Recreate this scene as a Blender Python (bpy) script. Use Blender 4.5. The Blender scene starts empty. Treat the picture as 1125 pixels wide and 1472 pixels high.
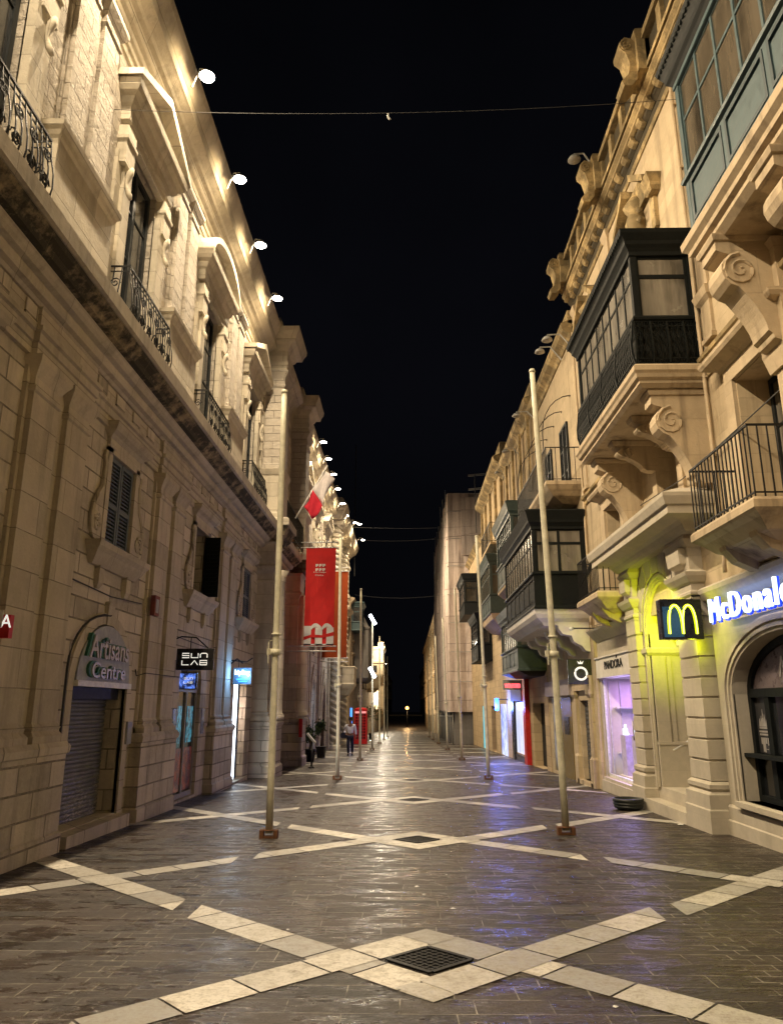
import bpy, bmesh, math, random
from mathutils import Vector, Matrix
random.seed(7)
PI = math.pi
SC = bpy.context.scene
COL = SC.collection
R = math.radians

# ------------------------------------------------------------------ ground profile
GP = [(-12, 0.22), (0, 0.0), (132, -2.45), (150, -2.35), (200, -0.95), (330, -0.9)]
def gz(y):
    for (a, za), (b, zb) in zip(GP, GP[1:]):
        if y <= b: return za + (zb - za) * (y - a) / (b - a)
    return GP[-1][1]

# ------------------------------------------------------------------ materials
def newmat(name):
    m = bpy.data.materials.new(name); m.use_nodes = True
    nt = m.node_tree; b = nt.nodes['Principled BSDF']
    return m, nt, b
def N(nt, t, **kw):
    n = nt.nodes.new(t)
    for k, v in kw.items():
        if k in n.inputs: n.inputs[k].default_value = v
        else: setattr(n, k, v)
    return n
def mix(nt, fac, a, b, mode='MIX'):
    n = nt.nodes.new('ShaderNodeMix'); n.data_type = 'RGBA'; n.blend_type = mode
    for i, v in ((0, fac), (6, a), (7, b)):
        if isinstance(v, (int, float)): n.inputs[i].default_value = v
        elif isinstance(v, tuple): n.inputs[i].default_value = (*v, 1) if len(v) == 3 else v
        else: nt.links.new(v, n.inputs[i])
    return n.outputs[2]
def ramp(nt, src, p0, p1, c0=0.0, c1=1.0):
    n = nt.nodes.new('ShaderNodeMapRange'); n.inputs[1].default_value = p0; n.inputs[2].default_value = p1
    n.inputs[3].default_value = c0; n.inputs[4].default_value = c1; nt.links.new(src, n.inputs[0]); return n.outputs[0]
def math_(nt, op, a, b=None):
    n = nt.nodes.new('ShaderNodeMath'); n.operation = op
    for i, v in ((0, a), (1, b)):
        if v is None: continue
        if isinstance(v, (int, float)): n.inputs[i].default_value = v
        else: nt.links.new(v, n.inputs[i])
    return n.outputs[0]
def posxyz(nt):
    g = nt.nodes.new('ShaderNodeNewGeometry'); s = nt.nodes.new('ShaderNodeSeparateXYZ')
    nt.links.new(g.outputs['Position'], s.inputs[0]); return g.outputs['Position'], s
def noise(nt, vec, scale, detail=4, rough=.55, sc=None):
    if sc:
        m = nt.nodes.new('ShaderNodeMapping'); m.inputs['Scale'].default_value = sc; nt.links.new(vec, m.inputs[0]); vec = m.outputs[0]
    n = N(nt, 'ShaderNodeTexNoise', Scale=scale, Detail=detail, Roughness=rough); nt.links.new(vec, n.inputs['Vector'])
    return n.outputs[0]
def stone(name, base, dark=.62, bw=.62, bh=.3, mortar=.008, joint=.75, stain=.35, staincol=(.05, .045, .035), bump=.5, rough=.85, vary=.16, grain=26, coarse=0, dist=.014):
    m, nt, b = newmat(name)
    p, s = posxyz(nt)
    u = math_(nt, 'ADD', s.outputs[0], s.outputs[1])
    # a touch of wobble so courses are not ruled
    cmb = nt.nodes.new('ShaderNodeCombineXYZ'); nt.links.new(u, cmb.inputs[0]); nt.links.new(s.outputs[2], cmb.inputs[1])
    br = N(nt, 'ShaderNodeTexBrick', Scale=1.0)
    br.inputs['Mortar Size'].default_value = mortar; br.inputs['Mortar Smooth'].default_value = .3
    br.inputs['Brick Width'].default_value = bw; br.inputs['Row Height'].default_value = bh
    br.inputs['Color1'].default_value = (0, 0, 0, 1); br.inputs['Color2'].default_value = (1, 1, 1, 1); br.inputs['Mortar'].default_value = (.5, .5, .5, 1)
    nt.links.new(cmb.outputs[0], br.inputs['Vector'])
    lo = tuple(c * (1 - vary) for c in base); hi = tuple(min(1, c * (1 + vary * .7)) for c in base)
    c = mix(nt, br.outputs['Color'], lo, hi)
    n1 = noise(nt, p, .9, 5, .6); n2 = noise(nt, p, 7, 5, .65); n3 = noise(nt, p, grain, 4, .7)
    streak = noise(nt, p, 2.2, 5, .6, (1.6, 1.6, .16))
    c = mix(nt, ramp(nt, n1, .35, .7, 0, .5), c, tuple(x * dark for x in base))
    c = mix(nt, ramp(nt, n2, .45, .75, 0, .35), c, tuple(min(1, x * 1.25) for x in base))
    c = mix(nt, ramp(nt, streak, .52, .75, 0, stain), c, staincol)
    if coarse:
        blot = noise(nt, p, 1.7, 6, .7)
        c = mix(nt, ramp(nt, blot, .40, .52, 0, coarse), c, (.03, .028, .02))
    c = mix(nt, ramp(nt, n3, .62, .72, 0, .35), c, tuple(x * .5 for x in base))
    jm = math_(nt, 'MULTIPLY', br.outputs['Fac'], ramp(nt, n2, .3, .6, .35, 1))
    c = mix(nt, math_(nt, 'MULTIPLY', jm, joint), c, tuple(x * .38 for x in base))
    nt.links.new(c, b.inputs['Base Color'])
    h = math_(nt, 'SUBTRACT', math_(nt, 'ADD', math_(nt, 'MULTIPLY', n2, .5), math_(nt, 'MULTIPLY', n3, .35)), jm)
    bp = N(nt, 'ShaderNodeBump', Strength=bump, Distance=dist); nt.links.new(h, bp.inputs['Height']); nt.links.new(bp.outputs[0], b.inputs['Normal'])
    b.inputs['Roughness'].default_value = rough; b.inputs['Specular IOR Level'].default_value = .25
    return m
def plain(name, col, rough=.5, metal=0, spec=.4, var=.25, scale=9, bump=.1, coat=0):
    m, nt, b = newmat(name)
    p, s = posxyz(nt)
    n1 = noise(nt, p, scale, 5, .65)
    c = mix(nt, ramp(nt, n1, .35, .7, 0, 1), tuple(x * (1 - var) for x in col), tuple(min(1, x * (1 + var * .6)) for x in col))
    nt.links.new(c, b.inputs['Base Color'])
    nt.links.new(ramp(nt, n1, .3, .7, max(0, rough - .1), min(1, rough + .12)), b.inputs['Roughness'])
    b.inputs['Metallic'].default_value = metal; b.inputs['Specular IOR Level'].default_value = spec
    if coat: b.inputs['Coat Weight'].default_value = coat
    if bump:
        bp = N(nt, 'ShaderNodeBump', Strength=bump, Distance=.005); nt.links.new(noise(nt, p, scale * 4, 3), bp.inputs['Height']); nt.links.new(bp.outputs[0], b.inputs['Normal'])
    return m
def emit(name, col, st):
    m, nt, b = newmat(name)
    b.inputs['Base Color'].default_value = (*[c * .5 for c in col], 1)
    b.inputs['Emission Color'].default_value = (*col, 1); b.inputs['Emission Strength'].default_value = st
    return m
def screen(name, c1, c2, st, scale=3, sc=(1, 1, 1)):
    m, nt, b = newmat(name); p, s = posxyz(nt)
    n = noise(nt, p, scale, 3, .6, sc)
    c = mix(nt, ramp(nt, n, .42, .6), c1, c2)
    b.inputs['Base Color'].default_value = (.02, .02, .02, 1); b.inputs['Roughness'].default_value = .15
    nt.links.new(c, b.inputs['Emission Color']); b.inputs['Emission Strength'].default_value = st
    return m
def glass(name, col=(.02, .022, .025), rough=.06):
    m, nt, b = newmat(name); p, s = posxyz(nt)
    fold = noise(nt, p, 3.2, 5, .65, (1, 1, .12)); cl = noise(nt, p, 1.1, 2)
    nt.links.new(mix(nt, ramp(nt, fold, .38, .62), mix(nt, ramp(nt, cl, .42, .56), tuple(c * .3 for c in col), tuple(c * .8 for c in col)), tuple(min(1, c * 1.35) for c in col)), b.inputs['Base Color']); b.inputs['Specular IOR Level'].default_value = .8
    n = noise(nt, p, 3, 3)
    nt.links.new(ramp(nt, n, .3, .7, rough, rough + .08), b.inputs['Roughness'])
    bp = N(nt, 'ShaderNodeBump', Strength=.06, Distance=.02); nt.links.new(noise(nt, p, 1.6, 2), bp.inputs['Height']); nt.links.new(bp.outputs[0], b.inputs['Normal'])
    return m

M = {}
LS = (.42, .33, .2)
M['stoneL'] = stone('limestone_ashlar', (.53, .48, .385), bw=.8, bh=.31, vary=.34, stain=.45, bump=1.5, joint=.95, mortar=.013, grain=18, dist=.02)
M['stoneL2'] = stone('limestone_carved', (.51, .46, .365), bw=1.2, bh=.45, mortar=.006, joint=.8, stain=.4, vary=.2, bump=1.0, grain=18, dist=.018)
M['stoneUp'] = stone('limestone_pecked', (.45, .405, .34), bw=.55, bh=.27, joint=.5, stain=.12, vary=.1, bump=2.6, grain=11, dist=.03)
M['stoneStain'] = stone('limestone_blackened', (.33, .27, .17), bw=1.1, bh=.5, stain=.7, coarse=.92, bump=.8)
M['stoneR'] = stone('limestone_pale', (.52, .42, .28), bw=.75, bh=.28, mortar=.004, joint=.35, stain=.6, vary=.12, bump=.7, staincol=(.16, .12, .08))
M['stoneRc'] = stone('limestone_pale_carved', (.50, .40, .27), bw=1.6, bh=.6, mortar=.003, joint=.35, stain=.8, vary=.08, bump=.8, staincol=(.12, .09, .06))
M['stoneRtop'] = stone('limestone_weathered', (.52, .39, .2), bw=.9, bh=.5, mortar=.004, stain=.7, coarse=.55, bump=1.2)
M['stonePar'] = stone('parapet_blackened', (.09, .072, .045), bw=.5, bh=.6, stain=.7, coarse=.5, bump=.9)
M['render_cream'] = stone('smooth_cream_stone', (.50, .45, .36), bw=1.2, bh=.44, mortar=.003, joint=.25, stain=.15, vary=.05, bump=.2, staincol=(.22, .18, .12))
M['white_render'] = stone('off_white_render', (.74, .70, .64), bw=3, bh=3, mortar=0.0, joint=0, stain=.3, vary=.03, bump=.2, staincol=(.3, .26, .2))
M['stoneFar'] = stone('ochre_far_stone', (.50, .38, .23), bw=.8, bh=.32, stain=.4, bump=.4)
M['stoneFarDark'] = stone('brown_far_stone', (.34, .27, .19), bw=.8, bh=.32, stain=.5, bump=.4)
M['grey_render'] = stone('grey_render', (.2, .19, .18), bw=3, bh=3, mortar=0, joint=0, stain=.3, bump=.2)
M['black_iron'] = plain('black_iron', (.008, .008, .008), .5, 0, .25)
M['black_paint'] = plain('black_timber_paint', (.010, .012, .012), .55, 0, .12, .3, 14, .2)
M['dark_paint'] = plain('dark_timber_paint', (.018, .021, .023), .5, 0, .18, .3, 12, .2)
M['teal_paint'] = plain('teal_timber_paint', (.055, .09, .10), .45, 0, .3, .2, 10, .2)
M['teal_shade'] = plain('teal_moulding_paint', (.022, .04, .048), .45, 0, .4, .2, 10, .2)
M['green_paint'] = plain('grey_green_timber_paint', (.04, .06, .058), .45, 0, .4, .25, 10, .2)
M['shutter_blue'] = plain('blue_grey_shutter_paint', (.12, .15, .17), .55, 0, .3, .25, 10, .2)
M['pole'] = plain('cream_pole_paint', (.62, .59, .45), .45, 0, .3, .2, 7, .3)
M['rust'] = plain('rusty_base', (.16, .07, .03), .75, .2, .3, .5, 25, .5)
M['lamp_grey'] = plain('lamp_housing_grey', (.35, .35, .33), .5, .2)
M['glass'] = glass('dark_window_glass')
M['glass_warm'] = glass('curtained_window_glass', (.085, .07, .05), .12)
M['glass_pale'] = glass('pale_window_glass', (.17, .155, .13), .2)  # pale base colour stands in for lamp reflections on the panes
def worn_roller():
    m, nt, b = newmat('worn_roller_shutter'); p, s = posxyz(nt)
    n1 = noise(nt, p, 5, 6, .7); n2 = noise(nt, p, 30, 4, .7, (1, .35, 2.2)); n3 = noise(nt, p, 2.2, 3)
    c = mix(nt, ramp(nt, n1, .3, .7), (.10, .105, .11), (.17, .178, .185))
    low = ramp(nt, s.outputs[2], .75, -.1, 0, 1)
    k = math_(nt, 'MULTIPLY', math_(nt, 'MULTIPLY', low, ramp(nt, n2, .5, .56)), ramp(nt, n3, .38, .55))
    c = mix(nt, k, c, (.55, .53, .48))
    nt.links.new(c, b.inputs['Base Color']); b.inputs['Roughness'].default_value = .5; b.inputs['Metallic'].default_value = .15
    return m
M['roller_worn'] = worn_roller()
M['roller'] = plain('grey_roller_shutter', (.12, .125, .13), .5, .3, .4, .3, 12, .25)
M['sign_grey'] = plain('grey_sign_board', (.33, .35, .36), .5)
M['white_metal'] = plain('white_metal', (.7, .7, .68), .4)
M['sign_black'] = plain('black_sign_panel', (.012, .012, .014), .3)
M['white_letter'] = emit('softly_lit_white_letters', (1, .96, .85), .75)
M['dark_letter'] = plain('black_letters', (.01, .01, .01), .4)
M['green_letter'] = plain('green_letters', (.03, .15, .1), .4)
M['silver_letter'] = plain('silver_letters', (.5, .47, .45), .35, .4)
M['lamp'] = emit('lit_floodlight_lens', (1, .93, .78), 60)
M['lampoff'] = plain('unlit_lens', (.4, .38, .34), .2)
M['cold'] = emit('cold_white_tube', (.78, .88, 1), 5)
M['blueglow'] = emit('blue_lit_sign', (.05, .25, 1), 2.2)
M['signwhite'] = emit('backlit_white_letters', (.8, .92, 1), 1.35)
M['signblue'] = emit('blue_halo_face', (.02, .07, 1), .9)
M['yellow'] = emit('yellow_lit_arches', (1, .95, .12), 5)
M['yellowedge'] = emit('yellow_green_arch_edge', (.65, .8, .0), 1.6)
M['redlit'] = emit('red_lit_panel', (1, .015, .02), .9)
M['red_paint'] = plain('red_paint', (.5, .015, .02), .35)
M['pink'] = emit('pink_lit_letters', (1, .1, .12), 3)
M['doorlight'] = screen('lit_shop_interior', (.62, .66, 1), (.85, .88, 1), .95, 2, (1, 1, .25))
M['purple'] = screen('lilac_shop_interior', (.42, .25, .95), (.62, .45, 1), .85, 1.2, (1, 1, .4))
M['teallight'] = emit('teal_lit_interior', (.1, .5, .65), 1.0)
M['warm_room'] = screen('warm_lit_room', (.9, .5, .2), (1, .75, .45), .7)
M['banner_red'] = plain('red_banner_cloth', (.62, .035, .035), .8, 0, .15, .1, 3, .1)
M['banner_orange'] = plain('orange_banner_cloth', (.30, .055, .014), .8, 0, .15, .1, 3, .1)
M['banner_white'] = plain('white_banner_print', (.75, .74, .74), .8, 0, .15, .05)
M['flag_white'] = plain('white_flag_cloth', (.62, .58, .58), .85, 0, .1, .1)
M['flag_red'] = plain('red_flag_cloth', (.5, .03, .05), .85, 0, .1, .1)
M['wood'] = plain('varnished_wood', (.2, .11, .05), .4)
M['brown_gold'] = plain('ochre_metal_panel', (.2, .14, .03), .4, .3)
M['mesh_sheet'] = stone('scaffold_sheeting', (.58, .49, .44), bw=2.4, bh=2.0, mortar=.03, joint=.9, stain=.9, bump=1.0, staincol=(.2, .15, .14), vary=.2)
M['plastic'] = plain('black_plastic', (.015, .018, .017), .45)
M['cable'] = plain('cable', (.03, .03, .03), .6)
M['leaf'] = plain('dark_leaves', (.05, .09, .03), .6)
M['bark'] = plain('bark', (.1, .07, .04), .8)
M['skin'] = plain('skin', (.22, .12, .08), .6)
M['shirt'] = plain('white_shirt', (.72, .74, .8), .8)
M['trouser'] = plain('navy_trousers', (.02, .024, .05), .8)
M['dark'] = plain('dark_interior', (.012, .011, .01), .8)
M['poster'] = screen('colourful_poster', (.05, .02, .05), (.42, .08, .05), .22, 8)
M['blueposter'] = screen('blue_video_poster', (.01, .02, .04), (.08, .38, .5), .5, 9)
M['inlay'] = None

# ------------------------------------------------------------------ mesh builder
ORG = {}
def root_of(o):
    while o.parent: o = o.parent
    return o
class MB:
    def __init__(s, tf=None):
        s.v = []; s.f = []; s.tf = tf; s.smooth = set()
    def pt(s, p):
        return s.tf(*p) if s.tf else p
    def add(s, vs, fs, sm=False):
        b = len(s.v); s.v += [s.pt(p) for p in vs]
        for f in fs:
            if sm: s.smooth.add(len(s.f))
            s.f.append([b + i for i in f])
    def box(s, a0, a1, b0, b1, c0, c1):
        s.add([(a, b, c) for a in (a0, a1) for b in (b0, b1) for c in (c0, c1)],
              [(0, 1, 3, 2), (4, 6, 7, 5), (0, 4, 5, 1), (2, 3, 7, 6), (0, 2, 6, 4), (1, 5, 7, 3)])
    def prism(s, poly, d0, d1, ax=1):
        """poly of (u,z) points extruded along the middle coordinate d (ax=1), or poly (d,z) extruded along u (ax=0)"""
        n = len(poly)
        if ax == 1: vs = [(p[0], d0, p[1]) for p in poly] + [(p[0], d1, p[1]) for p in poly]
        elif ax == 0: vs = [(d0, p[0], p[1]) for p in poly] + [(d1, p[0], p[1]) for p in poly]
        else: vs = [(p[0], p[1], d0) for p in poly] + [(p[0], p[1], d1) for p in poly]
        s.add(vs, [list(range(n)), list(range(n, 2 * n))[::-1]] + [(i, (i + 1) % n, n + (i + 1) % n, n + i) for i in range(n)])
    def loft(s, u0, u1, d, levels, back=0.0):
        """stack of rectangles: each level (e,z) grows the footprint by e on three sides (not the wall side)"""
        vs = []
        for e, z in levels:
            vs += [(u0 - e, back, z), (u1 + e, back, z), (u1 + e, d + e, z), (u0 - e, d + e, z)]
        fs = [(0, 1, 2, 3), tuple(4 * (len(levels) - 1) + i for i in (3, 2, 1, 0))]
        for k in range(len(levels) - 1):
            for i in range(4):
                j = (i + 1) % 4
                fs.append((4 * k + i, 4 * k + j, 4 * k + 4 + j, 4 * k + 4 + i))
        s.add(vs, fs)
    def tube(s, pts, r, n=6, closed=False, cap=True):
        pts = [Vector(p) for p in pts]
        rs = r if isinstance(r, (list, tuple)) else [r] * len(pts)
        m = len(pts); vs = []
        for i, p in enumerate(pts):
            if closed: t = pts[(i + 1) % m] - pts[i - 1]
            else: t = pts[min(i + 1, m - 1)] - pts[max(i - 1, 0)]
            if t.length < 1e-9: t = Vector((0, 0, 1))
            t.normalize()
            a = Vector((0, 0, 1)) if abs(t.z) < .9 else Vector((1, 0, 0))
            x = t.cross(a).normalized(); y = t.cross(x)
            for k in range(n):
                an = 2 * PI * (k + .5) / n
                vs.append(tuple(p + (x * math.cos(an) + y * math.sin(an)) * rs[i]))
        fs = []
        for i in range(m if closed else m - 1):
            j = (i + 1) % m
            for k in range(n):
                l = (k + 1) % n
                fs.append((i * n + k, i * n + l, j * n + l, j * n + k))
        if not closed and cap:
            fs.append(tuple(range(n))); fs.append(tuple((m - 1) * n + k for k in range(n)))
        s.add(vs, fs, sm=n > 5)
    def lathe(s, cx, cy, prof, n=16, ang=2 * PI, a0=0):
        vs = []
        full = abs(ang - 2 * PI) < 1e-6
        cnt = n if full else n + 1
        for r_, z in prof:
            for k in range(cnt):
                an = a0 + ang * k / n
                vs.append((cx + r_ * math.cos(an), cy + r_ * math.sin(an), z))
        fs = []
        for i in range(len(prof) - 1):
            for k in range(n if full else n):
                l = (k + 1) % cnt
                if not full and k == n: continue
                fs.append((i * cnt + k, i * cnt + l, (i + 1) * cnt + l, (i + 1) * cnt + k))
        fs.append(tuple(range(cnt))); fs.append(tuple((len(prof) - 1) * cnt + k for k in range(cnt)))
        s.add(vs, fs, sm=True)
    def build(s, name, mat, parent=None, label=None, bevel=0):
        me = bpy.data.meshes.new(name)
        org = Vector((0, 0, 0))
        if parent is not None: org = ORG.get(root_of(parent).name, org)
        me.from_pydata([tuple(Vector(p) - org) for p in s.v], [], s.f)
        for i in s.smooth:
            if i < len(me.polygons): me.polygons[i].use_smooth = True
        bm = bmesh.new(); bm.from_mesh(me); bmesh.ops.recalc_face_normals(bm, faces=bm.faces); bm.to_mesh(me); bm.free()
        me.materials.append(M[mat] if isinstance(mat, str) else mat)
        o = bpy.data.objects.new(name, me); COL.objects.link(o)
        if parent is not None: o.parent = parent
        if label: o['label'] = label
        if bevel:
            md = o.modifiers.new('bevel', 'BEVEL'); md.width = bevel; md.segments = 2; md.limit_method = 'ANGLE'
        return o
def tag(o, label=None, cat=None, group=None, kind=None):
    if label: o['label'] = label
    if cat: o['category'] = cat
    if group: o['group'] = group
    if kind: o['kind'] = kind
    return o
def thing(name, label, cat, loc=(0, 0, 0), group=None):
    o = bpy.data.objects.new(name, None); COL.objects.link(o); o.location = loc; o.empty_display_size = .2
    ORG[o.name] = Vector(loc)
    return tag(o, label, cat, group)
def dup(root, delta=None, loc=None):
    r = root.copy(); COL.objects.link(r)
    if delta is not None: r.location = root.location + Vector(delta)
    if loc is not None: r.location = loc
    for k in ('label', 'group'):
        pass
    for ch in list(root.children):
        c = ch.copy(); COL.objects.link(c); c.parent = r
        for g in list(ch.children):
            d = g.copy(); COL.objects.link(d); d.parent = c
    return r
def F(side, xw):
    return lambda u, d, z: (side * (xw - d), u, z)
def text(name, s, origin, ux, uz, w, h, ext, mat, parent, shear=0, offset=0.0, sp=1.0):
    """lettering fitted into a w x h box whose lower-left corner is origin; ux reading direction, uz up"""
    cu = bpy.data.curves.new(name, 'FONT'); cu.body = s; cu.extrude = .05; cu.offset = offset; cu.shear = shear; cu.space_character = sp
    cu.resolution_u = 3
    t = bpy.data.objects.new(name, cu); COL.objects.link(t)
    dg = bpy.context.evaluated_depsgraph_get(); dg.update()
    me = bpy.data.meshes.new_from_object(t.evaluated_get(dg))
    bpy.data.objects.remove(t)
    xs = [v.co.x for v in me.vertices]; ys = [v.co.y for v in me.vertices]
    x0, x1, y0, y1 = min(xs), max(xs), min(ys), max(ys)
    ux = Vector(ux); uz = Vector(uz); nn = ux.cross(uz)
    org = ORG.get(root_of(parent).name, Vector()) if parent else Vector()
    for v in me.vertices:
        a = (v.co.x - x0) / (x1 - x0) * w; b = (v.co.y - y0) / (y1 - y0) * h; c = v.co.z / .05 * ext
        v.co = Vector(origin) + ux * a + uz * b + nn * c - org
    me.materials.clear(); me.materials.append(M[mat] if isinstance(mat, str) else mat)
    me.name = name
    o = bpy.data.objects.new(name, me); COL.objects.link(o)
    if parent: o.parent = parent
    return o
def lamp_obj(name, kind, loc, energy, color, parent=None, **kw):
    l = bpy.data.lights.new(name, kind); l.energy = energy; l.color = color
    for k, v in kw.items():
        if k != 'rot': setattr(l, k, v)
    o = bpy.data.objects.new(name, l); COL.objects.link(o)
    org = ORG.get(root_of(parent).name, Vector()) if parent else Vector()
    o.location = Vector(loc) - org
    if parent: o.parent = parent
    if 'rot' in kw: o.rotation_euler = kw['rot']
    return o
def arc(cx, cz, rx, rz, a0, a1, n):
    return [(cx + rx * math.cos(a0 + (a1 - a0) * i / n), cz + rz * math.sin(a0 + (a1 - a0) * i / n)) for i in range(n + 1)]
def spiral(cu, cz, r0, r1, turns, a0=0, n=26, sgn=1):
    return [(cu + (r0 + (r1 - r0) * i / n) * math.cos(a0 + sgn * 2 * PI * turns * i / n), cz + (r0 + (r1 - r0) * i / n) * math.sin(a0 + sgn * 2 * PI * turns * i / n)) for i in range(n + 1)]

def wall_open(mb, u0, u1, z0, z1, cols, d0=-.35, d1=0.0):
    """wall slab with openings. cols: list of (ua, ub, [(za, zb, arch)]) ; arch = rise (0 = flat top)"""
    cur = u0
    for ua, ub, ops in sorted(cols):
        if ua > cur: mb.box(cur, ua, d0, d1, z0, z1)
        cz = z0
        for za, zb, rise in sorted(ops):
            if za > cz: mb.box(ua, ub, d0, d1, cz, za)
            if rise:
                pts = arc((ua + ub) / 2, zb - rise, (ub - ua) / 2, rise, PI, 0, 14)
                for p, q in zip(pts, pts[1:]):
                    mb.prism([p, q, (q[0], zb + .02), (p[0], zb + .02)], d0, d1)
                cz = zb + .02
            else: cz = zb
        if z1 > cz: mb.box(ua, ub, d0, d1, cz, z1)
        cur = ub
    if u1 > cur: mb.box(cur, u1, d0, d1, z0, z1)
# ================================================================== GROUND
def sheet(name, mat, x0, x1, ys, dz, n=1):
    mb = MB(); vs = []; fs = []
    for i in range(n + 1):
        x = x0 + (x1 - x0) * i / n
        for y in ys: vs.append((x, y, gz(y) + dz))
    m = len(ys)
    for i in range(n):
        for j in range(m - 1): fs.append((i * m + j, i * m + j + 1, (i + 1) * m + j + 1, (i + 1) * m + j))
    mb.add(vs, fs); return mb.build(name, mat)
def paving_mat():
    m, nt, b = newmat('wet_dark_paving')
    p, s = posxyz(nt)
    def brick(w, h, mortar, swap=False, off=.5):
        cmb = nt.nodes.new('ShaderNodeCombineXYZ')
        wob = math_(nt, 'MULTIPLY', noise(nt, p, .5, 3), .1)
        nt.links.new(math_(nt, 'ADD', s.outputs[1 if swap else 0], wob), cmb.inputs[0]); nt.links.new(math_(nt, 'ADD', s.outputs[0 if swap else 1], wob if not swap else 0.0), cmb.inputs[1])
        br = N(nt, 'ShaderNodeTexBrick', Scale=1.0); br.offset = off
        br.inputs['Mortar Size'].default_value = mortar; br.inputs['Mortar Smooth'].default_value = .4
        br.inputs['Brick Width'].default_value = w; br.inputs['Row Height'].default_value = h
        br.inputs['Color1'].default_value = (0, 0, 0, 1); br.inputs['Color2'].default_value = (1, 1, 1, 1); br.inputs['Mortar'].default_value = (.4, .4, .4, 1)
        nt.links.new(cmb.outputs[0], br.inputs['Vector']); return br
    b1 = brick(.66, .23, .005); b2 = brick(.21, .115, .006); b3 = brick(.44, .23, .0055, off=.37)
    # two gutter strips of small setts run along the street
    ax = math_(nt, 'ABSOLUTE', math_(nt, 'SUBTRACT', s.outputs[0], .15))
    st = math_(nt, 'LESS_THAN', math_(nt, 'ABSOLUTE', math_(nt, 'SUBTRACT', ax, 2.18)), .15)
    pm = math_(nt, 'GREATER_THAN', noise(nt, p, .6, 1, .5, (.5, 1, 1)), .52)
    br = mix(nt, st, mix(nt, pm, b1.outputs['Color'], b3.outputs['Color']), b2.outputs['Color']); jf = mix(nt, st, mix(nt, pm, b1.outputs['Fac'], b3.outputs['Fac']), b2.outputs['Fac'])
    sb = nt.nodes.new('ShaderNodeSeparateColor'); nt.links.new(br, sb.inputs[0]); cell = sb.outputs[0]
    sj = nt.nodes.new('ShaderNodeSeparateColor'); nt.links.new(jf, sj.inputs[0]); joint = sj.outputs[0]
    n1 = noise(nt, p, .55, 4, .6); n2 = noise(nt, p, 5, 6, .7); n3 = noise(nt, p, 38, 4, .7)
    c = mix(nt, cell, (.009, .008, .0075), (.040, .032, .027))
    c = mix(nt, ramp(nt, n1, .4, .65, 0, .5), c, (.042, .024, .017))
    c = mix(nt, ramp(nt, n2, .5, .72, 0, .45), c, (.062, .052, .044))
    c = mix(nt, ramp(nt, n3, .6, .75, 0, .3), c, (.03, .025, .02))
    jn = math_(nt, 'MULTIPLY', joint, ramp(nt, n2, .38, .58, 0, 1))
    c = mix(nt, math_(nt, 'MULTIPLY', joint, .6), c, (.03, .025, .02))
    c = mix(nt, math_(nt, 'MULTIPLY', jn, .75), c, (.36, .33, .27))  # pale broken joints put the wet glints into the colour
    nt.links.new(c, b.inputs['Base Color'])
    wet = noise(nt, p, .9, 5, .65)
    w2 = noise(nt, p, 3.5, 6, .7, (.6, 1.8, 1))
    r = math_(nt, 'ADD', ramp(nt, w2, .47, .56, .48, .10), math_(nt, 'MULTIPLY', wet, .12))
    nt.links.new(r, b.inputs['Roughness']); b.inputs['Specular IOR Level'].default_value = .42
    und = noise(nt, p, 7, 4, .65, (.8, 2.4, 1))
    h = math_(nt, 'ADD', math_(nt, 'MULTIPLY', und, 1.5), math_(nt, 'ADD', math_(nt, 'MULTIPLY', n3, .14), math_(nt, 'MULTIPLY', noise(nt, p, 20, 4, .7, (.7, 1.6, 1)), .75)))
    tilt = math_(nt, 'MULTIPLY', math_(nt, 'SUBTRACT', cell, .5), math_(nt, 'MULTIPLY', noise(nt, p, 1.7, 2), 7.0)); h = math_(nt, 'ADD', h, tilt); h = math_(nt, 'SUBTRACT', h, math_(nt, 'MULTIPLY', joint, .9))
    bp = N(nt, 'ShaderNodeBump', Strength=1.0, Distance=.019); nt.links.new(h, bp.inputs['Height']); nt.links.new(bp.outputs[0], b.inputs['Normal'])
    return m
M['paving'] = paving_mat()
def inlay_mat():
    m, nt, b = newmat('inlaid_cream_stone'); p, s = posxyz(nt)
    a = nt.nodes.new('ShaderNodeAttribute'); a.attribute_name = 'tint'
    n2 = noise(nt, p, 9, 6, .75); n3 = noise(nt, p, 34, 5, .75); n1 = noise(nt, p, 1.5, 4)
    c = mix(nt, a.outputs['Fac'], (.24, .24, .235), (.62, .59, .52))
    c = mix(nt, ramp(nt, n2, .48, .7, 0, .75), c, (.19, .165, .13))
    c = mix(nt, ramp(nt, n3, .50, .62, 0, .6), c, (.17, .145, .11))
    c = mix(nt, ramp(nt, n1, .4, .7, 0, .3), c, (.22, .19, .15))
    nt.links.new(c, b.inputs['Base Color'])
    nt.links.new(ramp(nt, n2, .3, .7, .3, .6), b.inputs['Roughness'])
    bp = N(nt, 'ShaderNodeBump', Strength=.6, Distance=.006); nt.links.new(math_(nt, 'ADD', n2, n3), bp.inputs['Height']); nt.links.new(bp.outputs[0], b.inputs['Normal'])
    return m
M['inlay'] = inlay_mat()
ys = [-12 + i * 4 for i in range(0, 37)] + [150, 165, 180, 200, 240, 330]
ys = sorted(set(ys + [132, 0]))
g = sheet('ground', 'paving', -60, 60, ys, 0); tag(g, kind='structure')

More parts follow.
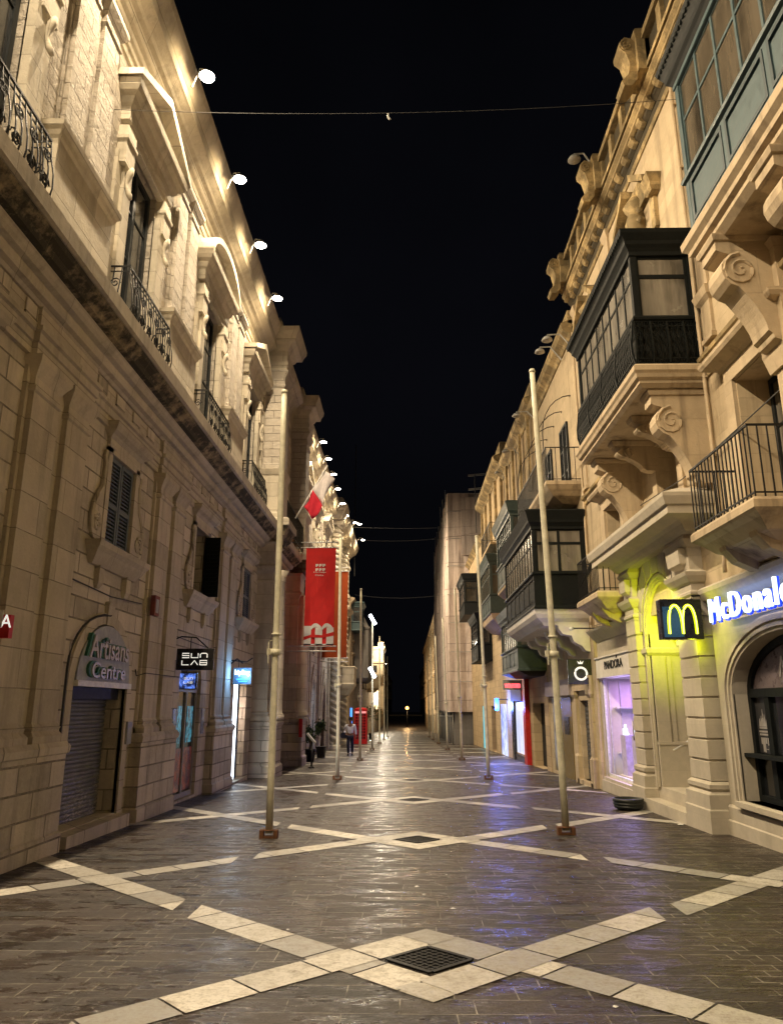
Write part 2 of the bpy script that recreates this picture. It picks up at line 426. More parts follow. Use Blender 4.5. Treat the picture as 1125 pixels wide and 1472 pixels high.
bands = MB(); tints = []
def clip(poly, x0, x1):
    for sgn, lim in ((1, x0), (-1, -x1)):
        out = []
        for i in range(len(poly)):
            a, b = poly[i], poly[(i + 1) % len(poly)]
            ia, ib = sgn * a[0] >= lim, sgn * b[0] >= lim
            if ia: out.append(a)
            if ia != ib:
                t = (sgn * lim - a[0]) / (b[0] - a[0]); out.append((a[0] + t * (b[0] - a[0]), a[1] + t * (b[1] - a[1])))
        poly = out
        if not poly: return []
    return poly
def band(p0, p1, w, dz, x0, x1, tile=.46, rnd=random.Random(3)):
    a = Vector(p0); b = Vector(p1); t = (b - a); L = t.length; t /= L; n = Vector((-t.y, t.x))
    s = -w; gap = .006
    k = 0
    while s < L + w:
        e = s + tile * rnd.choice((.8, 1, 1, 1.15))
        q = [a + t * (s + gap) + n * (-w / 2), a + t * (e - gap) + n * (-w / 2), a + t * (e - gap) + n * (w / 2), a + t * (s + gap) + n * (w / 2)]
        if s < 0: q[0] = a + n * (-w / 2) + t * max(s, -w); q[3] = a + n * (w / 2) + t * max(s, -w)
        lo, hi = (-(w if True else 0), L + w)
        pl = clip([(v.x, v.y) for v in q], x0, x1)
        s = e
        if len(pl) >= 3:
            bands.add([(x, y, gz(y) + dz) for x, y in pl], [list(range(len(pl)))]); tints.append(rnd.random())
CX0 = .15
for k in range(-1, 23):
    yc = 5.72 + 5.39 * k
    if yc > 118: break
    w = .33; xe = 2.0
    rnd = random.Random(50 + k)
    yt = 1.33; yc += .025; L_, Rr = CX0 - xe, CX0 + xe
    cy = yc - .02
    def bd(ax, ay, bx, by, dz):
        band((ax, ay), (bx, by), w, dz, L_, Rr, rnd=rnd)
    ext = .165
    def diag(sx, sy, dz):
        # from a corner, through the side vertex, to the far vertex of the diamond
        A = Vector((CX0 + sx * xe, yc + sy * yt)); B = Vector((CX0, yc - sy * .57))
        d = (B - A); Ln = d.length; t = d / Ln; n = Vector((-t.y, t.x))
        s0 = -.35; s1 = Ln + .165
        s = s0; gap = .009
        while s < s1 - .02:
            e = min(s + .5 * rnd.choice((.85, 1, 1, 1.1)), s1)
            q = [A + t * (s + gap) + n * (-w / 2), A + t * (e - gap) + n * (-w / 2), A + t * (e - gap) + n * (w / 2), A + t * (s + gap) + n * (w / 2)]
            pl = clip([(v_.x, v_.y) for v_ in q], L_, Rr); s = e
            if len(pl) >= 3:
                bands.add([(x, y, gz(y) + dz) for x, y in pl], [list(range(len(pl)))]); tints.append(rnd.random())
    diag(-1, 1, .004); diag(-1, -1, .0065); diag(1, 1, .0065); diag(1, -1, .004)
    # side crossings half a period on
    ym = yc + 2.69
    for cx, xa, xb in ((-3.22, -4.5, -2.05), (3.62, 2.38, 4.6)):
        for sgn, dz in ((1, .004), (-1, .0065)):
            hx = 1.35
            A = Vector((cx - hx, ym - sgn * hx * .97)); B = Vector((cx + hx, ym + sgn * hx * .97))
            d = B - A; Ln = d.length; t = d / Ln; n = Vector((-t.y, t.x)); s = 0
            while s < Ln - .02:
                e = min(s + .55 * rnd.choice((.85, 1, 1.1)), Ln)
                q = [A + t * (s + .009) + n * (-.15), A + t * (e - .009) + n * (-.15), A + t * (e - .009) + n * .15, A + t * (s + .009) + n * .15]
                pl = clip([(v_.x, v_.y) for v_ in q], xa, xb); s = e
                if len(pl) >= 3:
                    bands.add([(x, y, gz(y) + dz) for x, y in pl], [list(range(len(pl)))]); tints.append(rnd.random())
bo = bands.build('pavement_inlay', 'inlay'); tag(bo, kind='structure')
for p_ in bo.data.polygons:
    if p_.normal.z < 0: p_.flip()
at = bo.data.attributes.new('tint', 'FLOAT', 'FACE')
for i, t_ in enumerate(tints): at.data[i].value = t_
# drain grates in the diamonds
def grate(y, label):
    t = thing('drain_grate', label, 'drain grate', (CX0, y, gz(y)), 'drain grates along the street')
    mb = MB(); h = .2; z = gz(y) + .009
    c = Vector((CX0, y))
    A = Vector((.74, .67)).normalized(); B = Vector((-.74, .67)).normalized()
    def bar(p, q, w, z0, z1):
        d = (q - p).normalized(); n = Vector((-d.y, d.x)) * w / 2
        vs = [(*(p + n), z0), (*(p - n), z0), (*(q - n), z0), (*(q + n), z0), (*(p + n), z1), (*(p - n), z1), (*(q - n), z1), (*(q + n), z1)]
        mb.add(vs, [(0, 1, 2, 3), (7, 6, 5, 4), (0, 4, 5, 1), (1, 5, 6, 2), (2, 6, 7, 3), (3, 7, 4, 0)])
    for s in (-1, 1):
        bar(c + A * h * s - B * h, c + A * h * s + B * h, .035, z - .004, z + .008)
        bar(c + B * h * s - A * (h - .018), c + B * h * s + A * (h - .018), .035, z - .004, z + .008)
    mb.build('frame', 'black_iron', t)
    mb = MB()
    for i in range(-3, 4):
        bar(c + A * i * .05 - B * .18, c + A * i * .05 + B * .18, .012, z - .002, z + .004)
        bar(c + B * i * .05 - A * .18, c + B * i * .05 + A * .18, .012, z - .001, z + .003)
    mb.build('bars', 'black_iron', t)
    mb = MB(); q = [c + A * .182 + B * .182, c + A * .182 - B * .182, c - A * .182 - B * .182, c - A * .182 + B * .182]
    mb.add([(v.x, v.y, z - .0055 - 0 * v.y) for v in q], [(0, 1, 2, 3)]); mb.build('pit', 'dark', t)
for k, nm in enumerate(('nearest', 'second nearest', 'third nearest', 'fourth nearest')):
    grate(5.745 + 5.39 * k, nm + ' iron drain grate set in a cream diamond of the paving')

# ================================================================== RAILINGS / WINDOW HELPERS (facade coordinates u,d,z)
def iron_rail(tf, u0, u1, d1, z0, z1, parent, name='railing', step=.11, ornate=False, mat='black_iron', bulge=0.0, r=.011, scroll=True):
    mb = MB(tf)
    def path(z, dd=0): return [(u0, 0, z), (u0, d1 + dd, z), (u1, d1 + dd, z), (u1, 0, z)]
    mb.tube(path(z1), .02, 4); mb.tube(path(z0 + .05), .014, 4)
    if ornate: mb.tube(path(z1 - .09), .012, 4)
    h = z1 - z0
    def vbar(u, d, ou, od):
        if bulge:
            pts = [(u + ou * bulge * math.sin(PI * t) * (1 - t) * 1.6, d + od * bulge * math.sin(PI * t) * (1 - t) * 1.6, z0 + .02 + (h - .03) * t) for t in (0, .15, .3, .5, .75, 1)]
        else: pts = [(u, d, z0), (u, d, z1)]
        mb.tube(pts, r, 4)
    n = max(2, int((u1 - u0) / step)); k = max(1, int(d1 / step))
    for i in range(n + 1): vbar(u0 + (u1 - u0) * i / n, d1, 0, 1)
    for i in range(1, k):
        vbar(u0, d1 * i / k, -1, 0); vbar(u1, d1 * i / k, 1, 0)
    if ornate:
        m = max(2, int((u1 - u0) / .3))
        for i in range(m):
            c = u0 + (u1 - u0) * (i + .5) / m; od = d1 + (bulge * .75 if bulge else 0)
            for sg in (-1, 1):
                for zc, rr, a in ((z0 + h * .3, .1, 0), (z0 + h * .66, .085, PI)):
                    mb.tube([(c + sg * (q[0]) * .9, od, zc + q[1]) for q in spiral(0.03, 0, rr, .015, 1.5, a, 16)], .011, 4)
        m = max(1, int(d1 / .22))
        for us, oo in ((u0, -1), (u1, 1)):
            for i in range(m):
                c = d1 * (i + .5) / m; uu = us + oo * bulge * .75
                for zc in (z0 + h * .3, z0 + h * .66):
                    mb.tube([(uu, c + q[0], zc + q[1]) for q in spiral(0, 0, .09, .015, 1.5, 0, 14)], .011, 4)
    return mb.build(name, mat, parent)
def french_window(tf, u0, u1, z0, z1, d, parent, frame='dark_paint', pane='glass', rows=3, name='window', leaves=2, fw=.07):
    mb = MB(tf); mb.box(u0, u0 + fw, d, d + .06, z0, z1); mb.box(u1 - fw, u1, d, d + .06, z0, z1)
    mb.box(u0 + fw, u1 - fw, d, d + .06, z1 - fw, z1); mb.box(u0 + fw, u1 - fw, d, d + .06, z0, z0 + fw * 1.6)
    for i in range(1, leaves):
        c = u0 + (u1 - u0) * i / leaves; mb.box(c - fw * .6, c + fw * .6, d, d + .065, z0 + fw * 1.6, z1 - fw)
    f = mb.build(name, frame, parent)
    mb = MB(tf)
    for r in range(1, rows):
        z = z0 + (z1 - z0) * r / rows
        mb.box(u0 + fw, u1 - fw, d + .012, d + .045, z - .02, z + .02)
    if rows > 1: mb.build('glazing_bar', frame, f)
    mb = MB(tf); mb.box(u0 + fw * .5, u1 - fw * .5, d + .015, d + .028, z0 + fw, z1 - fw * .5)
    mb.build('pane', pane, f)
    return f
def scroll_bracket(tf, uc, w, d, z0, z1, parent, mat='stoneRc', name='bracket'):
    """S-shaped stone console: side outline in (d,z), extruded w along u, with volute coils on both sides"""
    h = z1 - z0
    o = [(0, z1), (d, z1), (d, z1 - .1 * h), (d * .94, z1 - .12 * h)]
    o += [(d * .68 + d * .27 * math.cos(a), z1 - .3 * h + .17 * h * math.sin(a)) for a in [PI / 2 - PI * .95 * i / 7 for i in range(1, 8)]]
    o += [(d * (.36 + .36 * (1 - t) ** 1.6), z1 - (.47 + .43 * t) * h) for t in [i / 7 for i in range(8)]] + [(d * .3, z1 - .93 * h), (d * .28, z1 - .97 * h), (d * .16, z1 - h), (0, z0)]
    mb = MB(tf); mb.prism(o, uc - w / 2, uc + w / 2, ax=0)
    mb.loft(uc - w / 2, uc + w / 2, d, [(.0, z1 - .02), (.03, z1 - .01), (.05, z1 + .05), (.05, z1 + .07)])
    for us in (uc - w / 2, uc + w / 2):
        mb.tube([(us, q[0], q[1]) for q in spiral(d * .66, z1 - .3 * h, .16 * h, .02, 2.0, PI / 2, 24, -1)], [.032 - .016 * i / 24 for i in range(25)], 5)
    # raised fillets on the curved front
    return mb.build(name, mat, parent)

# ================================================================== LEFT PALACE
LW = 4.62
T = F(-1, LW)         # lower wall face at X=-4.62
TU = F(-1, 4.75)      # upper wall face
pal = thing('palace', 'long floodlit limestone palace on the left with bracketless ledge, iron balconies and shops below', 'building', (-5.5, 9, 0))
BC = [6.65 - 4.78, 6.65, 11.4, 16.2, 21.1]
G0 = -.9
# lower wall with shop doors and mezzanine windows
cols = []
for i, c in enumerate(BC):
    ops = []
    if i == 2: ops = [(gz(c) + .18, 2.82, .95)]; hw = 1.02
    elif i == 3: ops = [(gz(c) + .05, 2.7, .6)]; hw = .82
    elif i == 4: ops = [(gz(c) + .08, 2.2, 0)]; hw = .8; 
    else: ops = [(gz(c) + .1, 2.7, .7)]; hw = .9
    cols.append((c - hw, c + hw, ops))
mb = MB(T); wall_open(mb, -6, 22.6, G0, 3.6, cols, -.7, 0)
cols = [(c - .52, c + .52, [(3.98, 5.42, 0)]) for c in BC]
wall_open(mb, -6, 22.6, 3.6, 7.0, cols, -.7, 0)
mb.build('wall', 'stoneL', pal)
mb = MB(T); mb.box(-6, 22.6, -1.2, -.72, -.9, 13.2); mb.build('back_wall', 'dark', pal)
# plinth blocks + twin pilasters between bays
for c in [(a + b) / 2 for a, b in zip(BC, BC[1:])]:
    mb = MB(T); mb.loft(c - .98, c + .98, .2, [(.03, G0), (.03, gz(c) + .22), (0, gz(c) + .24), (0, 1.0), (.03, 1.02), (.04, 1.1), (.0, 1.16)], -.05)
    mb.build('plinth', 'stoneL', pal)
    mb = MB(T)
    mb.loft(c - .86, c + .86, .05, [(0, 1.15), (0, 5.75)], -.05)
    for s in (-.46, .46):
        mb.loft(c + s - .33, c + s + .33, .12, [(.07, 1.16), (.07, 1.24), (.02, 1.3), (.04, 1.34), (0, 1.4), (0, 5.3), (.03, 5.32), (.03, 5.37), (0, 5.4), (0, 5.5), (.05, 5.6), (.1, 5.68), (.1, 5.76)], 0)
    mb.build('pilaster', 'stoneL2', pal)
# entablature and long ledge
mb = MB(T); Lu0, Lu1 = -6, 22.6
def mould(mb, u0, u1, prof):
    """profile (d,z) swept straight along u"""
    pr = [(-.05, prof[0][1])] + prof + [(-.05, prof[-1][1])]
    mb.prism(pr, u0, u1, ax=0)
mould(mb, Lu0, Lu1, [(.06, 5.77), (.06, 5.92), (.09, 5.93), (.09, 6.04), (.13, 6.06), (.13, 6.12), (.06, 6.14), (.06, 6.4)])
for c in [(a + b) / 2 for a, b in zip(BC, BC[1:])]:
    mb.loft(c - .86, c + .86, .13, [(0, 5.78), (0, 5.92), (.03, 5.93), (.03, 6.04), (.07, 6.06), (.07, 6.12), (0, 6.14), (0, 6.38), (.02, 6.4)], .03)
mb.build('architrave', 'stoneL2', pal)
mb = MB(T)
u = Lu0 + .2
while u < Lu1:
    mb = MB(T); mb.box(u, u + .34, .061, .085, 6.17, 6.38); u += .72; mb.build('frieze_panel', 'stoneL', pal)
mb = MB(T); mould(mb, Lu0, 27.6, [(.1, 6.4), (.13, 6.44), (.2, 6.46), (.22, 6.5), (.22, 6.58), (.3, 6.6), (.34, 6.64), (.36, 6.68), (.38, 6.7)]); mb.build('ledge_bed', 'stoneL2', pal)
mb = MB(T); mould(mb, Lu0, 27.6, [(.385, 6.7), (.46, 6.72), (.5, 6.78), (.58, 6.83), (.61, 6.88)])
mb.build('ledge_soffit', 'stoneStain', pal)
mb = MB(T); mould(mb, Lu0, 27.6, [(.63, 6.881), (.67, 6.9), (.67, 7.12), (.64, 7.16), (.2, 7.3)])
mb.build('ledge', 'stoneL2', pal)
# mezzanine windows with scrolled surrounds
def mezz(c, kind):
    mb = MB(T)
    # flat surround
    for s in (-1, 1):
        mb.box(c + s * .52, c + s * .66, -.05, .06, 3.95, 5.5)
    mb.box(c - .66, c + .66, -.05, .06, 5.42, 5.56)
    mb.loft(c - .66, c + .66, .06, [(0, 5.561), (0, 5.64), (.05, 5.7), (.12, 5.74), (.16, 5.8), (.17, 5.86), (.05, 5.88)], -.02)
    mb.loft(c - .95, c + .95, .12, [(-.06, 3.62), (-.02, 3.68), (.03, 3.76), (.05, 3.8), (.1, 3.86), (.12, 3.94), (.02, 3.96)], -.02)
    for s in (-.55, .55): mb.loft(c + s - .09, c + s + .09, .08, [(-.04, 3.3), (0, 3.38), (.0, 3.6), (.02, 3.63)], -.02)
    f = mb.build('window_surround', 'stoneL2', pal)
    for s in (-1, 1):
        mb = MB(T)
        k = [(.68, 5.42), (.74, 5.4), (.76, 5.3), (.72, 5.22), (.73, 5.0), (.78, 4.8), (.9, 4.66), (1.0, 4.5), (1.04, 4.3), (1.0, 4.12), (.92, 4.0), (.72, 3.97), (.68, 4.0)]
        mb.prism([(c + s * a, z) for a, z in k], -.03, .05)
        mb.tube([(c + s * q[0], .055, q[1]) for q in spiral(.87, 4.24, .15, .02, 2, 0, 24)], .034, 5)
        mb.tube([(c + s * a, .05, z) for a, z in k[1:10]], .034, 5)
        mb.build('side_scroll', 'stoneL2', f)
    if kind == 'shut':
        mb = MB(T)
        for s in (-1, 1):
            a, b = (c - .5, c - .01) if s < 0 else (c + .01, c + .5)
            mb.box(a, a + .06, -.06, .01, 4.0, 5.4); mb.box(b - .06, b, -.06, .01, 4.0, 5.4)
            for z in (4.0, 4.6, 5.34): mb.box(a + .06, b - .06, -.06, .01, z, z + .07)
            for z0, z1, n in ((4.07, 4.6, 9), (4.67, 5.34, 11)):
                for i in range(n):
                    z = z0 + (z1 - z0) * (i + .3) / n
                    mb.add([(a + .06, .0, z), (b - .06, .0, z), (b - .06, -.045, z + .04), (a + .06, -.045, z + .04), (a + .06, -.006, z - .012), (b - .06, -.006, z - .012), (b - .06, -.05, z + .028), (a + .06, -.05, z + .028)],
                           [(0, 1, 2, 3), (7, 6, 5, 4), (0, 4, 5, 1), (2, 6, 7, 3)])
        mb.build('louvred_shutter', 'shutter_blue', f)
    else:
        mb = MB(T); mb.box(c - .52, c + .52, -.4, -.36, 3.98, 5.42); mb.build('dark_opening', 'dark', f)
        mb = MB(T)
        # one leaf folded out
        mb.prism([(c + .46, 4.0), (c + .5, 4.0), (c + .5, 5.38), (c + .46, 5.38)], 0.0, .34)
        for i in range(14): mb.box(c + .44, c + .459, .04, .3, 4.08 + i * .09, 4.13 + i * .09)
        mb.build('louvred_shutter', 'black_paint', f)
for i, c in enumerate(BC): mezz(c, 'shut' if i not in (3,) else 'open')

# shops of the palace
c = BC[2]
mb = MB(T)
for s in (-1, 1): mb.box(*sorted((c + s * 1.02, c + s * 1.2)), -.05, .035, G0, 1.87)
pts_o = arc(c, 1.87, 1.2, 1.12, PI, 0, 16); pts_i = arc(c, 1.87, 1.02, .95, PI, 0, 16)
for i in range(16): mb.prism([pts_o[i], pts_o[i + 1], pts_i[i + 1], pts_i[i]], -.05, .035)
mb.loft(c - .1, c + .1, .05, [(0, 2.8), (.02, 3.1), (.04, 3.14), (0, 3.16)], 0)
mb.build('door_arch', 'stoneL2', pal)
mb = MB(T); z = gz(c) + .18
while z < 1.98:
    mb.prism([(-.3, z), (-.284, z + .012), (-.28, z + .03), (-.284, z + .05), (-.3, z + .062)], c - 1.0, c + 1.0, ax=0); z += .062
sh = mb.build('roller_shutter', 'roller_worn', pal)
mb = MB(T); mb.box(c - 1.0, c + 1.0, -.29, -.1, 1.7, 1.87); mb.build('shutter_housing', 'dark_paint', pal)
mb = MB(T); mb.box(c - 1.15, c + 1.1, -.6, .22, G0, gz(c) + .17); mb.build('doorstep', 'stoneL', pal)
mb = MB(T); mb.tube([(c - 1.3, .05, -.1), (c - 1.3, .05, 2.1)] + [(c + 1.3 * math.cos(a), .05, 2.1 + .85 * math.sin(a)) for a in [PI - PI * .5 * i / 8 for i in range(1, 9)]] + [(c + .02, .05, 2.96)], .018, 5)
mb.build('conduit', 'cable', pal)
# sun-glasses shop door
c = BC[3]
mb = MB(T); mb.box(c - .82, c + .82, -.56, -.5, gz(c) + .05, 2.7); mb.build('shop_back', 'dark', pal)
f = french_window(T, c - .8, c + .8, gz(c) + .06, 1.95, -.13, pal, 'lamp_grey', 'glass', 1, 'shop_door', 2, .06)
mb = MB(T); mb.box(c - .7, c - .08, -.092, -.088, gz(c) + .2, .75); mb.box(c + .08, c + .7, -.092, -.088, gz(c) + .2, .75); mb.build('poster', 'poster', f)
mb = MB(T); mb.box(c - .62, c - .2, -.0925, -.087, .85, 1.6); mb.build('video_poster', 'blueposter', f); mb = MB(T); mb.box(c + .2, c + .62, -.0925, -.087, .85, 1.6); mb.build('video_poster', 'blueposter', f)
mb = MB(T); mb.box(c - .8, c + .8, -.15, -.05, 1.951, 2.03)
for i in range(4): mb.box(c - .5, c + .5, -.15, -.07, 2.05 + i * .05, 2.08 + i * .05)
mb.build('transom', 'lamp_grey', f)
for s, nm in ((-1, 0), (1, 1)):
    mb = MB(T); mb.box(c + s * .98, c + s * 1.16, .0, .03, 1.0, 1.55); mb.build('wall_poster', screen('wall_poster_print', (.12, .1, .13), (.35, .3, .4), .15, 5), pal)
# pale lit doorway
c = BC[4]
mb = MB(T); mb.box(c - .8, c + .8, -.67, -.62, gz(c) + .08, 2.2); mb.build('shop_back', 'stoneR', pal)
mb = MB(T); mb.box(c - .78, c - .5, -.06, -.04, gz(c) + .1, 2.17); mb.box(c - .38, c - .14, -.06, -.04, gz(c) + .1, 2.17); mb.build('light_strip', 'cold', pal)
mb = MB(T); mb.box(c - .1, c + .06, -.12, -.02, gz(c) + .1, 2.19); mb.build('door_post', 'black_iron', pal)
mb = MB(T); mb.box(c - .9, c + .9, -.6, .12, G0, gz(c) + .075); mb.build('doorstep', 'stoneL', pal)
lamp_obj('shop_light', 'POINT', (-4.98, c + .25, 1.4), 26, (1, .78, .72), pal, shadow_soft_size=.1)
lamp_obj('shop_light', 'AREA', (-4.6, c + .1, 1.1), 16, (.8, .9, 1), pal, shape='RECTANGLE', size=.25, size_y=2.0, rot=(PI / 2, 0, -PI / 2 + 0))

# ---- upper floor
def upper_wall(u0, u1, centres, zt=12.4):
    cols = [(c - .72, c + .72, [(7.36, 11.0, 0)]) for c in centres]
    mb = MB(TU); wall_open(mb, u0, u1, 7.3, zt, cols, -.55, 0); mb.build('upper_wall', 'stoneUp', pal)
upper_wall(-6, 22.6, BC)
def upper_bay(c, seg):
    # jamb linings, surround and hood
    mb = MB(TU)
    for s in (-1, 1):
        a, b = sorted((c + s * .72, c + s * 1.02)); mb.box(a, b, -.02, .12, 7.36, 10.6)
        a, b = sorted((c + s * .98, c + s * 1.22)); mb.box(a, b, -.02, .06, 7.36, 10.5)
        a, b = sorted((c + s * .78, c + s * 1.16)); mb.loft(a, b, .16, [(0, 10.3), (.0, 10.7), (.03, 10.74), (.03, 10.8), (0, 10.82), (0, 11.02)], 0)
        mb.tube([(c + s * .97, .19 + .05 * math.sin(q[1] * 8), q[1]) for q in [(0, 9.7 + .1 * i) for i in range(7)]], [.03, .055, .035, .03, .05, .06, .03], 6)
    mb.box(c - 1.02, c + 1.02, -.02, .12, 11.0, 11.15)
    sur = mb.build('window_surround', 'stoneL2', pal)
    mb = MB(TU)
    mb.loft(c - 1.15, c + 1.15, .16, [(0, 11.151), (0, 11.4), (.05, 11.45), (.08, 11.55), (.16, 11.6), (.2, 11.68), (.22, 11.8), (.1, 11.81)], 0)
    if seg:
        po = arc(c, 11.8, 1.36, .78, PI * .98, PI * .02, 16)
        for i in range(16):
            (a, za), (b, zb) = po[i], po[i + 1]
            mb.prism([(a, za - .16), (b, zb - .16), (b, zb), (a, za)], 0, .4)
        pi_ = arc(c, 11.79, 1.2, .62, PI, 0, 12); mb.prism(pi_, 0, .2)
    else:
        for s in (-1, 1):
            mb.prism([(c + s * 1.42, 11.805), (c + s * 1.4, 11.95), (c, 12.62), (c, 12.44)], 0, .42)
        mb.prism([(c - 1.3, 11.8), (c + 1.3, 11.8), (c, 12.45)], 0, .18)
    mb.build('pediment' if not seg else 'rounded_pediment', 'stoneL2', pal)
    f = french_window(TU, c - .7, c + .7, 7.4, 10.98, -.16, pal, 'dark_paint', 'glass', 4, 'window', 2, .09)
    iron_rail(F(-1, 4.75), c - 1.02, c + 1.02, .36, 7.42, 8.42, pal, 'balcony_railing', .12, True, bulge=.1)
def upper_pier(c):
    mb = MB(TU)
    mb.loft(c - .92, c + .92, .2, [(.05, 7.34), (.05, 7.5), (0, 7.56), (0, 8.86), (.03, 8.9), (.05, 8.96), (.09, 9.0), (.1, 9.08), (0, 9.1)], -.03)
    ped = mb.build('pedestal', 'stoneL2', pal)
    mb = MB(TU)
    mb.loft(c - .72, c + .72, .05, [(0, 9.1), (0, 12.3)], -.03)
    for s in (-.4, .4):
        mb.loft(c + s - .28, c + s + .28, .12, [(.06, 9.1), (.06, 9.18), (.02, 9.24), (.03, 9.28), (0, 9.32), (0, 11.9), (.03, 11.93), (.03, 11.98), (0, 12.0), (0, 12.1), (.06, 12.2), (.1, 12.27), (.1, 12.36)], 0)
    mb.build('upper_pilaster', 'stoneUp', pal)
for i, c in enumerate(BC): upper_bay(c, i == 3)
for c in [(a + b) / 2 for a, b in zip(BC, BC[1:])]: upper_pier(c)
def top_cornice(u0, u1):
    mb = MB(TU)
    mould(mb, u0, u1, [(.04, 12.36), (.04, 12.5), (.08, 12.51), (.08, 12.62), (.12, 12.66), (.05, 12.68), (.05, 12.95), (.12, 13.0), (.18, 13.08), (.26, 13.12), (.3, 13.16), (.42, 13.24), (.46, 13.26), (.46, 13.5), (.5, 13.56), (.6, 13.76), (.63, 13.9), (.5, 14.0), (.2, 14.05)])
    mb.build('cornice', 'stoneL2', pal)
top_cornice(-6, 22.6)

# ---- portal with two giant projecting piers
PX = 4.75
TP = F(-1, PX)
mb = MB(TP); wall_open(mb, 22.6, 30.2, G0, 13.9, [(25.0, 27.4, [(-.5, 4.2, 1.2), (7.4, 11.2, 1.0)])], -.6, .12)
mb.build('portal_wall', 'stoneL', pal)
for (a, b) in ((22.7, 23.8), (28.4, 29.5)):
    mb = MB(TP)
    mb.loft(a, b, .85, [(.08, G0), (.08, gz(a) + .3), (.03, gz(a) + .36), (.03, 1.0), (.07, 1.04), (.09, 1.14), (0, 1.18)], 0)
    mb.build('portal_plinth', 'stoneL', pal)
    mb = MB(TP)
    mb.loft(a + .06, b - .06, .6, [(.09, 1.18), (.09, 1.28), (.03, 1.36), (.05, 1.4), (0, 1.46), (0, 5.3), (.03, 5.34), (.03, 5.4), (0, 5.44), (0, 5.6), (.08, 5.72), (.12, 5.78), (.12, 5.86), (.06, 5.9), (.06, 6.5), (.14, 6.6)], 0)
    mb.lathe((a + b) / 2, .62, [(.42, 1.2), (.42, 1.32), (.36, 1.4), (.35, 1.5), (.34, 3.5), (.3, 5.4), (.33, 5.46), (.31, 5.55), (.4, 5.75)], 20)
    mb.build('portal_column', 'stoneL2', pal)
    mb = MB(TP)
    mb.loft(a, b, .82, [(0, 6.6), (.03, 6.72), (.12, 6.8), (.16, 6.95), (.24, 7.08)], 0)
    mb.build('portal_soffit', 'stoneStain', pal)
    mb = MB(TP); mb.loft(a, b, .82, [(.26, 7.085), (.28, 7.1), (.28, 7.3), (.2, 7.36)], 0); mb.build('portal_ledge', 'stoneL2', pal)
    mb = MB(TP)
    mb.loft(a, b, .8, [(.06, 7.37), (.06, 7.52), (0, 7.6), (0, 8.8), (.03, 8.84), (.06, 8.92), (.09, 9.0), (0, 9.04)], 0)
    mb.build('portal_pedestal', 'stoneL2', pal)
    mb = MB(TP)
    mb.loft(a + .05, b - .05, .74, [(.06, 9.04), (.06, 9.14), (0, 9.24), (0, 11.9), (.03, 11.94), (.03, 12.0), (0, 12.03), (0, 12.2), (.07, 12.32), (.12, 12.4), (.12, 12.48)], 0)
    mb.build('upper_pier', 'stoneUp', pal)
    mb = MB(TP)
    mb.loft(a, b, .8, [(0, 12.48), (0, 12.66), (.04, 12.68), (.04, 12.8), (.0, 12.84), (0, 13.2), (.08, 13.28), (.14, 13.4), (.3, 13.46), (.34, 13.6), (.42, 13.76), (.44, 13.9), (.1, 14.0)], 0)
    mb.loft(a + .1, b - .1, .5, [(0, 13.95), (0, 14.35), (.05, 14.4), (.0, 14.5)], 0)
    mb.build('entablature_block', 'stoneL2', pal)
mb = MB(TP); mould(mb, 23.9, 28.3, [(.2, 6.6), (.3, 6.8), (.45, 7.05), (.6, 7.1), (.6, 7.32)]); mb.build('portal_balcony_slab', 'stoneStain', pal)
mb = MB(TP); mould(mb, 22.6, 30.2, [(.1, 12.5), (.14, 12.8), (.14, 13.2), (.3, 13.4), (.6, 13.6), (.62, 13.8)]); mb.build('portal_cornice', 'stoneL2', pal)
iron_rail(TP, 24.1, 28.1, .75, 7.36, 8.35, pal, 'portal_railing', .13)
mb = MB(TP); mb.box(25.0, 27.4, -.58, -.5, -.6, 4.2); mb.box(25, 27.4, -.58, -.5, 7.4, 11.2); mb.build('portal_door', 'wood', pal)
# ---- second wing beyond the portal
BC2 = [32.6, 37.4, 42.2]
cols = [(c - .75, c + .75, [(gz(c) + .05, 2.6, .9)]) for c in BC2]
mb = MB(T); wall_open(mb, 30.2, 45, -1.6, 3.4, cols, -.5, 0)
cols = [(c - .4, c + .4, [(4.1, 5.3, .4)]) for c in BC2]
wall_open(mb, 30.2, 45, 3.4, 7.0, cols, -.5, 0); mb.build('far_wing_wall', 'stoneL', pal)
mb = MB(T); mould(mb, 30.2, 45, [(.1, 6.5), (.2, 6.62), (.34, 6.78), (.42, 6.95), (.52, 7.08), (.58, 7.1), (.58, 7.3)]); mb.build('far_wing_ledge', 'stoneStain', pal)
cols = [(c - .6, c + .6, [(7.4, 10.6, 0)]) for c in BC2]
mb = MB(TU); wall_open(mb, 30.2, 45, 7.3, 12.4, cols, -.5, 0); mb.build('far_wing_upper_wall', 'stoneUp', pal)
mb = MB(TU); mb.box(30, 45, -1.1, -.56, -1.6, 13); mb.build('far_wing_back', 'dark', pal)
